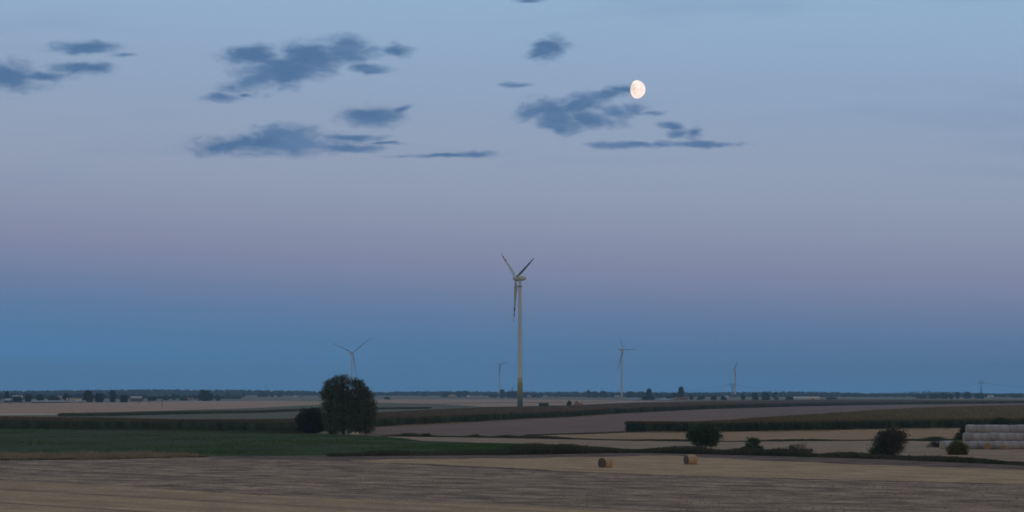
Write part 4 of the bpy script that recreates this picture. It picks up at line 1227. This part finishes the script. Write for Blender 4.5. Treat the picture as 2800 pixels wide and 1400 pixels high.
T_ = [
    (535, 590, 1064.5, 2560, 0, 'big dark dome-shaped tree standing alone on the far stubble edge'),
    (219, 262, 1066, 2060, 1, 'tallest dark tree beside the white farm building'), (250, 292, 1076, 2070, 2, 'broad dark tree, second right of the white farm building'),
    (296, 322, 1068, 2080, 3, 'tall split-crowned tree, third right of the white farm building'), (322, 356, 1079, 2060, 1, 'low round tree, last of the row right of the white farm'),
    (172, 190, 1074, 2150, 0, 'dark tree rising behind the pink silo'), (95, 126, 1080, 2140, 2, 'dark bushy tree behind the long farm roof'), (62, 92, 1078, 2200, 1, 'hazy tree left of the long farm roof, behind it'),
    (28, 62, 1082, 2150, 0, 'low dark tree between the pale roofs at far left'), (8, 30, 1070, 2300, 3, 'tall hazy tree at far left'), (-30, 8, 1074, 2300, 1, 'hazy tree cut by the left frame edge'),
    (120, 170, 1083, 2300, 2, 'wide low tree behind the middle of the long farm roof'),
    (372, 392, 1086, 2600, 1, 'small hazy tree left of the pale grey roofs near the lone pole'), (400, 430, 1085, 2700, 2, 'hazy bush just left of the lone pole'), (466, 484, 1078, 3000, 3, 'slim ragged tree right of the lone pole'), (440, 466, 1086, 2900, 0, 'low hazy tree behind the lone pole'), (484, 520, 1087, 2800, 1, 'low hazy scrub left of the dome-shaped tree'),
    (588, 604, 1080, 2650, 2, 'small tree touching the right side of the dome-shaped tree'),
    (616, 632, 1074, 4200, 3, 'first tree of the small row right of the dome-shaped tree'), (630, 648, 1079, 4200, 1, 'second tree of the small row right of the dome-shaped tree'), (646, 662, 1080, 4200, 0, 'third tree of the small row right of the dome-shaped tree'), (658, 671, 1076, 4200, 3, 'last slim tree of the small row right of the dome-shaped tree'),
    (700, 736, 1068, 4500, 1, 'large hazy tree left of the big tree, beside little white houses'), (735, 752, 1072, 4500, 3, 'slim hazy tree next to the large hazy one'), (756, 773, 1073, 4500, 0, 'hazy tree, last before the little white gabled house'), (818, 830, 1084, 4400, 2, 'small dark bush right of the white gabled house'),
    (1046, 1072, 1085.5, 3300, 2, 'flat dark thicket in the field just right of the big tree'), (1150, 1165, 1076, 5000, 1, 'far low tree in front of the forest, middle distance'),
    (1205, 1232, 1073, 4400, 1, 'hazy tree left of the tan far house'), (1246, 1266, 1070, 4400, 2, 'hazy tree between tan house and white gabled house'), (1262, 1284, 1069, 4380, 3, 'square-topped hazy tree touching the white gabled house'),
    (1328, 1368, 1078, 4300, 2, 'long low thicket at the foot of the smallest distant turbine'), (1362, 1384, 1064, 3900, 1, 'tall dark tree left of the large turbine tower'), (1384, 1402, 1070, 3920, 2, 'low dark tree between tall tree and turbine tower'), (1394, 1420, 1066.5, 3900, 0, 'rounded dark tree touching the large turbine tower'),
    (1424, 1450, 1074, 4300, 1, 'hazy tree just right of the large turbine tower'), (1450, 1480, 1078, 4300, 2, 'low hazy tree left of the two white far houses'),
    (1600, 1618, 1067, 4200, 3, 'tall hazy tree halfway between large and tall distant turbines'), (1612, 1640, 1070, 4250, 1, 'hazy grove tree next to the tall hazy one'), (1636, 1664, 1069.5, 4250, 2, 'flat-topped hazy grove tree left of the tall distant turbine'), (1660, 1690, 1074, 4300, 0, 'low hazy tree at the foot of the tall distant turbine'),
    (1708, 1740, 1069.5, 4100, 1, 'dark grove tree just right of the tall distant turbine'), (1736, 1766, 1071, 4100, 2, 'dark grove tree, second right of the tall distant turbine'),
    (1762, 1787, 1063.5, 3050, 3, 'tall two-crowned dark tree between the two blue roofs'), (1750, 1794, 1082, 2980, 2, 'wide dark bush at the foot of the two-crowned tree'),
    (1790, 1815, 1074, 4000, 0, 'hazy tree behind the right end of the two-crowned tree'), (1818, 1842, 1081, 3050, 1, 'dark round tree behind the second blue roof'), (1836, 1858, 1073, 3300, 0, 'hazy tree left of the tall round-crowned tree'),
    (1849, 1875, 1058.5, 3000, 3, 'tallest round-crowned tree, standing over the red roof'), (1884, 1898, 1078, 3050, 0, 'dark tree right of the red-roofed house'), (1900, 1932, 1083, 3100, 2, 'low hazy bushes right of the red-roofed house'),
    (1938, 1964, 1082, 2900, 1, 'dark round bush left of the edge-on turbine'), (1966, 1992, 1083, 2900, 0, 'dark round bush, second left of the edge-on turbine'), (2020, 2044, 1078.5, 3000, 3, 'hazy round tree right of the edge-on turbine'),
    (2054, 2076, 1072.5, 2900, 1, 'dark square tree, left one of a pair'), (2077, 2112, 1069.5, 2900, 0, 'broad dark tree, right one of a pair'), (2110, 2128, 1073, 3600, 3, 'thin hazy tree right of the dark pair'), (2118, 2130, 1086, 3000, 1, 'tiny dark bush right of the dark pair'),
    (2146, 2172, 1084.5, 2900, 2, 'dark low bush at the left end of the long greenhouse'), (2256, 2290, 1086, 3200, 1, 'reddish low scrub right of the long greenhouse'),
    (2540, 2572, 1076, 3700, 1, 'hazy tree, first of the far clump left of the slender pylon'), (2566, 2598, 1073, 3700, 0, 'hazy tree, second of the far clump left of the slender pylon'), (2592, 2610, 1077.5, 3300, 2, 'dark tree within the far clump left of the slender pylon'), (2606, 2630, 1072.5, 3700, 3, 'flat-crowned hazy tree of the far clump near the pylon'),
    (2630, 2660, 1071, 3700, 1, 'ragged hazy tree just left of the slender pylon'), (2658, 2700, 1075, 3700, 2, 'low hazy tree at the foot of the slender pylon'), (2500, 2545, 1081, 3800, 2, 'lowest hazy tree at the left end of the pylon clump'),
    (2760, 2800, 1075, 4200, 0, 'hazy tree near the right frame edge'),
]
for x0, x1, yt, d, v, lb in T_: far_tree(lb, x0, x1, yt, d, v)

# ------------------------------------------------------------------ far buildings
GB = 'far farm buildings'
building('barn', 'long low pale-roofed barn at the edge of the far stubble, left', 'barn', 88, 196, 1096, 2010, 9, M['roof_dark'], M['roof_grey'], .55, group=GB)
building('farm_building', 'white flat-topped farm building left of the tallest dark tree', 'building', 193, 219, 1088, 2015, 8, M['plaster'], M['roof_grey'], .12, 0, 3, GB, True)
building('shed', 'low pale lean-to in front of the white farm building', 'shed', 186, 234, 1096, 1990, 7, M['roof_grey'], M['roof_grey'], .5, group=GB)
X, Y, z = at(183.5, 1985)
b = MB(); zt = z_at(1088, 1985) - z
b.lathe([(.01, -.1), (.85, -.1), (.85, zt - .7), (.6, zt - .2), (.01, zt)], 20)
o = empty('silo', (X, Y, z)); tag(o, 'pinkish cylindrical silo beside the white farm building', 'silo'); ob('tank', b.mesh('tank', M['silo'], True), o)
b = MB(); b.box((.92, 0, zt * .5), (.12, .5, zt)); ob('ladder', b.mesh('ladder', M['steel']), o)
building('house', 'pale-roofed house among trees at far left', 'house', 35, 62, 1081, 2200, 9, M['plaster_tan'], M['roof_grey'], .45, .2, 2, GB)
building('house', 'low pale roof left of the long barn', 'house', 15, 33, 1090, 2120, 9, M['roof_dark'], M['roof_grey'], .5, -.1, 0, GB)
building('house', 'small pale-roofed house behind the long barn', 'house', 135, 168, 1083, 2400, 9, M['roof_dark'], M['roof_grey'], .5, .15, 0, GB)
building('house', 'house with greenish pale roof left of the lone pole', 'house', 358, 388, 1083.5, 2500, 9, M['roof_dark'], M['roof_grey'], .4, .1, 2, GB)
building('house', 'tan house left of the dome-shaped tree', 'house', 504, 528, 1087, 3000, 9, M['plaster_tan'], M['roof_dark'], .3, 0, 2, GB)
building('house', 'tiny white gabled house left of the big tree', 'house', 802, 811, 1081, 4400, 9, M['plaster'], M['roof_grey'], .45, 1.2, 1, GB)
building('house', 'tiny white house left of the large hazy tree', 'house', 697, 702, 1082, 4450, 8, M['plaster'], M['roof_grey'], .4, .3, 1, GB)
building('house', 'tiny white house between two hazy trees', 'house', 751, 756, 1082, 4450, 8, M['plaster'], M['roof_grey'], .4, .3, 1, GB)
building('house', 'tan far house in front of hazy trees, left of the turbines', 'house', 1226, 1244, 1080, 4350, 9, M['plaster_tan'], M['plaster_tan'], .4, .2, 2, GB)
building('house', 'white gabled far house right of the square-topped tree', 'house', 1277, 1285, 1080, 4330, 8, M['plaster'], M['roof_grey'], .4, 1.3, 1, GB)
building('house', 'tan gabled far house just right of the large turbine tower', 'house', 1443, 1451, 1079, 4250, 8, M['plaster_tan'], M['roof_dark'], .35, 1.0, 1, GB)
building('house', 'white far house, left one of a pair right of the turbine', 'house', 1485, 1490, 1079.5, 4200, 8, M['plaster'], M['roof_dark'], .2, 0, 1, GB)
building('house', 'white far house, right one of a pair right of the turbine', 'house', 1492, 1497, 1079.5, 4200, 8, M['plaster'], M['roof_dark'], .2, 0, 1, GB)
building('barn', 'low pale far barn between the large and the tall turbines', 'barn', 1500, 1530, 1082.5, 4200, 9, M['plaster_tan'], M['roof_dark'], .4, 0, 0, GB)
building('barn', 'pale low barn at the foot of the tall distant turbine', 'barn', 1680, 1694, 1081.5, 4100, 9, M['plaster_tan'], M['roof_grey'], .4, 0, 0, GB)
building('barn', 'blue-roofed barn left of the two-crowned tree', 'barn', 1719, 1756, 1089, 3000, 14, M['plaster'], M['roof_blue'], .6, 0, 0, GB)
building('barn', 'blue-roofed barn right of the two-crowned tree', 'barn', 1803, 1842, 1090, 2950, 14, M['plaster'], M['roof_blue'], .6, 0, 0, GB)
building('house', 'red-roofed house under the tallest round-crowned tree', 'house', 1851, 1881, 1086, 2920, 9, M['plaster_tan'], M['roof_red'], .55, 0, 3, GB)
building('shed', 'tan shed between the second blue roof and the red roof', 'shed', 1841, 1851, 1088, 2930, 7, M['plaster_tan'], M['plaster_tan'], .3, .4, 0, GB)
building('house', 'white house beyond the round bushes left of the edge-on turbine', 'house', 1981, 1991, 1082, 3300, 9, M['plaster'], M['roof_grey'], .4, .3, 1, GB)
building('greenhouse', 'long pale low greenhouse roof in front of the forest', 'greenhouse', 2171, 2240, 1084.8, 3000, 12, M['plaster'], M['plaster'], .35, -.03, 0, GB)
building('house', 'white far house right of the slender pylon', 'house', 2702, 2716, 1080, 3900, 9, M['plaster'], M['roof_grey'], .4, .3, 1, GB)

# ------------------------------------------------------------------ pylons and cables


def pylon(label, px, ytop, dist, ytype=True, w=.16):
    X, Y, z = at(px, dist); H = z_at(ytop, dist) - z
    r = empty('lattice_pylon', (X, Y, z)); tag(r, label, 'pylon', 'lattice pylons of the power line')
    hb = H * .70
    for sx in (-1, 1):
        for sy in (-1, 1):
            b = MB(); b.tube([(sx * 2.4, sy * 2.4, -.2), (sx * .7, sy * .7, hb)], [w, w * .8], 4)
            ob('leg', b.mesh('leg', M['steel']), r)
    b = MB()
    n = 8
    for i in range(n):
        f0, f1 = i / n, (i + 1) / n
        a0, a1 = 2.4 + (.7 - 2.4) * f0, 2.4 + (.7 - 2.4) * f1
        for sy in (-1, 1):
            b.tube([(-a0, sy * a0, f0 * hb), (a1, sy * a1, f1 * hb)], w * .6, 4); b.tube([(a0, sy * a0, f0 * hb), (-a1, sy * a1, f1 * hb)], w * .6, 4)
    ob('bracing', b.mesh('bracing', M['steel']), r)
    b = MB()
    if ytype:
        for sx in (-1, 1):
            b.tube([(sx * .5, 0, hb), (sx * 3.2, 0, H * .9), (sx * 4.4, 0, H)], [w * 1.4, w * 1.4, w], 5)
        b.tube([(-6.5, 0, H * .92), (6.5, 0, H * .92)], w * 1.2, 5)
        b.tube([(-3.4, 0, H * .76), (3.4, 0, H * .76)], w * 2.4, 5)
    else:
        for sx in (-1, 1):
            b.tube([(sx * .6, 0, hb), (sx * 2.8, 0, H * .9), (sx * 3.0, 0, H)], [w * 1.6, w * 1.6, w * 1.4], 5)
        b.tube([(-5.2, 0, H * .9), (5.2, 0, H * .9)], w * 2.2, 5); b.tube([(-3.6, 0, H), (3.6, 0, H)], w * 2.0, 5)
    ob('crossarm', b.mesh('crossarm', M['steel']), r)
    return np.array([X, Y, z + H * .9])


pa = pylon('forked lattice pylon standing just left of the edge-on turbine', 2003, 1047, 3900, True, .26)
pb = pylon('slender hazy lattice pylon at far right above the treetops', 2683, 1042, 3700, False, .22)
pc = pylon('faint lattice pylon peeking over trees left of the turbine tower', 1400, 1058, 4600, True, .16)


def cable(label, p, q, sag, off):
    s = np.linspace(0, 1, 40)
    P = p[None] + (q - p)[None] * s[:, None]
    P[:, 2] -= 4 * sag * s * (1 - s); P[:, 0] += off * .2; P[:, 1] += off
    b = MB(); b.tube(P, .10, 5)
    o = ob('power_cable', b.mesh('power_cable', M['cable'])); tag(o, label, 'cable', 'cables of the power line')


for off, w1 in ((-5, 'near'), (5, 'rear')):
    cable('thin %s cable sagging between forked pylon and slender pylon' % w1, pa, pb, 20, off)
    cable('thin %s cable running from the slender pylon out of the right frame' % w1, pb, pb + np.array([500, 40, 2]), 16, off)
    cable('thin %s cable running from the forked pylon towards the turbine tower' % w1, pc, pa, 20, off)

# ------------------------------------------------------------------ forest on the horizon


def forest(name, label, prof, x0, x1, dist, rows, depth, wtree, seed, ybase=None):
    r = np.random.default_rng(seed)
    pr = np.array(prof, float)
    # one rough crown shape: a lumpy half ball
    m = MB()
    an = np.linspace(0, 2 * math.pi, 7, endpoint=False)
    V = [(0, 0, 1.0)]
    for zz, rad in ((.86, .45), (.6, .85), (.3, 1.0), (-.6, .8)):
        for a in an: V.append((math.cos(a) * rad, math.sin(a) * rad, zz))
    V = np.array(V)
    T = [[0, 1 + j, 1 + (j + 1) % 7] for j in range(7)]
    Q = [[1 + i * 7 + j, 8 + i * 7 + j, 8 + i * 7 + (j + 1) % 7, 1 + i * 7 + (j + 1) % 7] for i in range(3) for j in range(7)]
    VV, TT, QQ, c = [], [], [], 0
    n = int((x1 - x0) * dist / F / wtree)
    for row in range(rows):
        xs = np.linspace(x0, x1, n) + r.normal(0, (x1 - x0) / n * .5, n)
        for px in xs:
            d = dist + depth * row / max(1, rows - 1) + r.uniform(-25, 25)
            X, Y, z = at(px, d)
            yt = np.interp(px, pr[:, 0], pr[:, 1]) + (rows - 1 - row) * 1.1 + abs(r.normal(0, .9))
            top = z_at(yt, d)
            h = max(6.0, top - z)
            w = wtree * r.uniform(.5, .95)
            J = V * (1 + r.normal(0, .12, V.shape)) * np.array([w, w, h * .55]) + np.array([X, Y, z + h * .45])
            VV.append(J); TT.append(np.array(T) + c); QQ.append(np.array(Q) + c); c += len(J)
    o = ob(name, mesh(name, np.concatenate(VV), np.concatenate(QQ), np.concatenate(TT), [M['forest']]))
    tag(o, label, 'forest', kind='stuff')


forest('forest', 'dark blue forest band along the whole horizon',
       [(-600, 1068), (0, 1067.5), (100, 1067), (300, 1065), (420, 1063), (560, 1065.5), (650, 1064.5), (750, 1066.5), (860, 1068), (1040, 1071), (1150, 1068.5), (1300, 1068.5), (1350, 1070.5), (1560, 1070.5), (1900, 1071.5), (2080, 1071), (2150, 1069.5), (2240, 1070.5), (2340, 1073), (2450, 1075), (2560, 1075.5), (2700, 1075), (2800, 1074), (3400, 1073)],
       -560, 3360, 5400, 4, 420, 9.0, 501)
forest('forest', 'pale hazy wooded rise beyond the forest at far right', [(2300, 1077), (2440, 1074.5), (2490, 1071.5), (2540, 1069.8), (2610, 1070.5), (2660, 1073.5), (2750, 1076), (2900, 1076)], 2300, 2900, 8600, 3, 300, 13.0, 503)
forest('treeline', 'hazy scrub and low trees in front of the forest at left', [(-560, 1076), (0, 1077), (60, 1074), (130, 1078), (200, 1075), (280, 1079), (360, 1077), (430, 1081), (520, 1079), (640, 1082)], -560, 640, 3300, 2, 160, 8.0, 505)
forest('treeline', 'low dark thickets in front of the forest at centre right', [(1380, 1082), (1500, 1081), (1560, 1080), (1600, 1076), (1700, 1078), (1800, 1079), (2000, 1078.5), (2100, 1079), (2200, 1082), (2420, 1081), (2560, 1079), (2800, 1079), (3300, 1078)], 1380, 3300, 4500, 2, 200, 8.0, 507)

# ------------------------------------------------------------------ moon
MOON_D = 20000.0
mx, my = 1740.0, 244.5
mv = np.array([(mx - 1400) / F, 1.0, (HOR - my) / F]) * MOON_D
mr = 24.8 / F * MOON_D
m, nt, N, L = new_mat('moon')
g = N('ShaderNodeNewGeometry')
dt = N('ShaderNodeVectorMath'); dt.operation = 'DOT_PRODUCT'; L(g.outputs['Normal'], dt.inputs[0]); dt.inputs[1].default_value = (SUN_DIR[0], SUN_DIR[1], -.12)
lit = mapr(N, L, dt.outputs['Value'], 0.0, 0.10)
tc = N('ShaderNodeTexCoord')
mare = nz(N, L, tc.outputs['Object'], 1.0, 4.0, 0.55, (1.7 / mr, 1.7 / mr, 1.7 / mr), 0, (3.3 * mr, 1.2 * mr, .6 * mr))
colr = mixc(N, L, mapr(N, L, mare, .40, .62), (.98, .64, .36, 1), (.70, .45, .23, 1))
em = N('ShaderNodeEmission'); L(colr, em.inputs[0]); L(lit, em.inputs[1])
tr = N('ShaderNodeBsdfTransparent')
ad = N('ShaderNodeAddShader'); L(em.outputs[0], ad.inputs[0]); L(tr.outputs[0], ad.inputs[1])
bf = N('ShaderNodeMixShader'); L(g.outputs['Backfacing'], bf.inputs[0]); L(ad.outputs[0], bf.inputs[1]); L(tr.outputs[0], bf.inputs[2])
o = N('ShaderNodeOutputMaterial'); L(bf.outputs[0], o.inputs[0])
b = MB(); ph = np.linspace(0, math.pi, 33)
b.lathe([(max(mr * math.sin(p), .01), -mr * math.cos(p)) for p in ph], 64)
mo = ob('moon', b.mesh('moon', m, True), None, (mv[0], mv[1], mv[2] + CAM_H))
tag(mo, 'bright waxing gibbous moon above the broken clouds', 'moon')

# ------------------------------------------------------------------ haze
HAZE_DENS = 9e-5
hz, nt, N, L = new_mat('haze')
pv = N('ShaderNodeVolumePrincipled')
pv.inputs['Color'].default_value = (.40, .70, 1.0, 1)
pv.inputs['Density'].default_value = HAZE_DENS
pv.inputs['Anisotropy'].default_value = 0.0
o = N('ShaderNodeOutputMaterial'); L(pv.outputs[0], o.inputs['Volume'])
b = MB(); b.box((0, 5800, 84.0), (12400, 12800, 172.0))
tag(ob('haze', b.mesh('haze', hz)), 'thin blue evening haze lying over the fields', 'haze', kind='stuff')
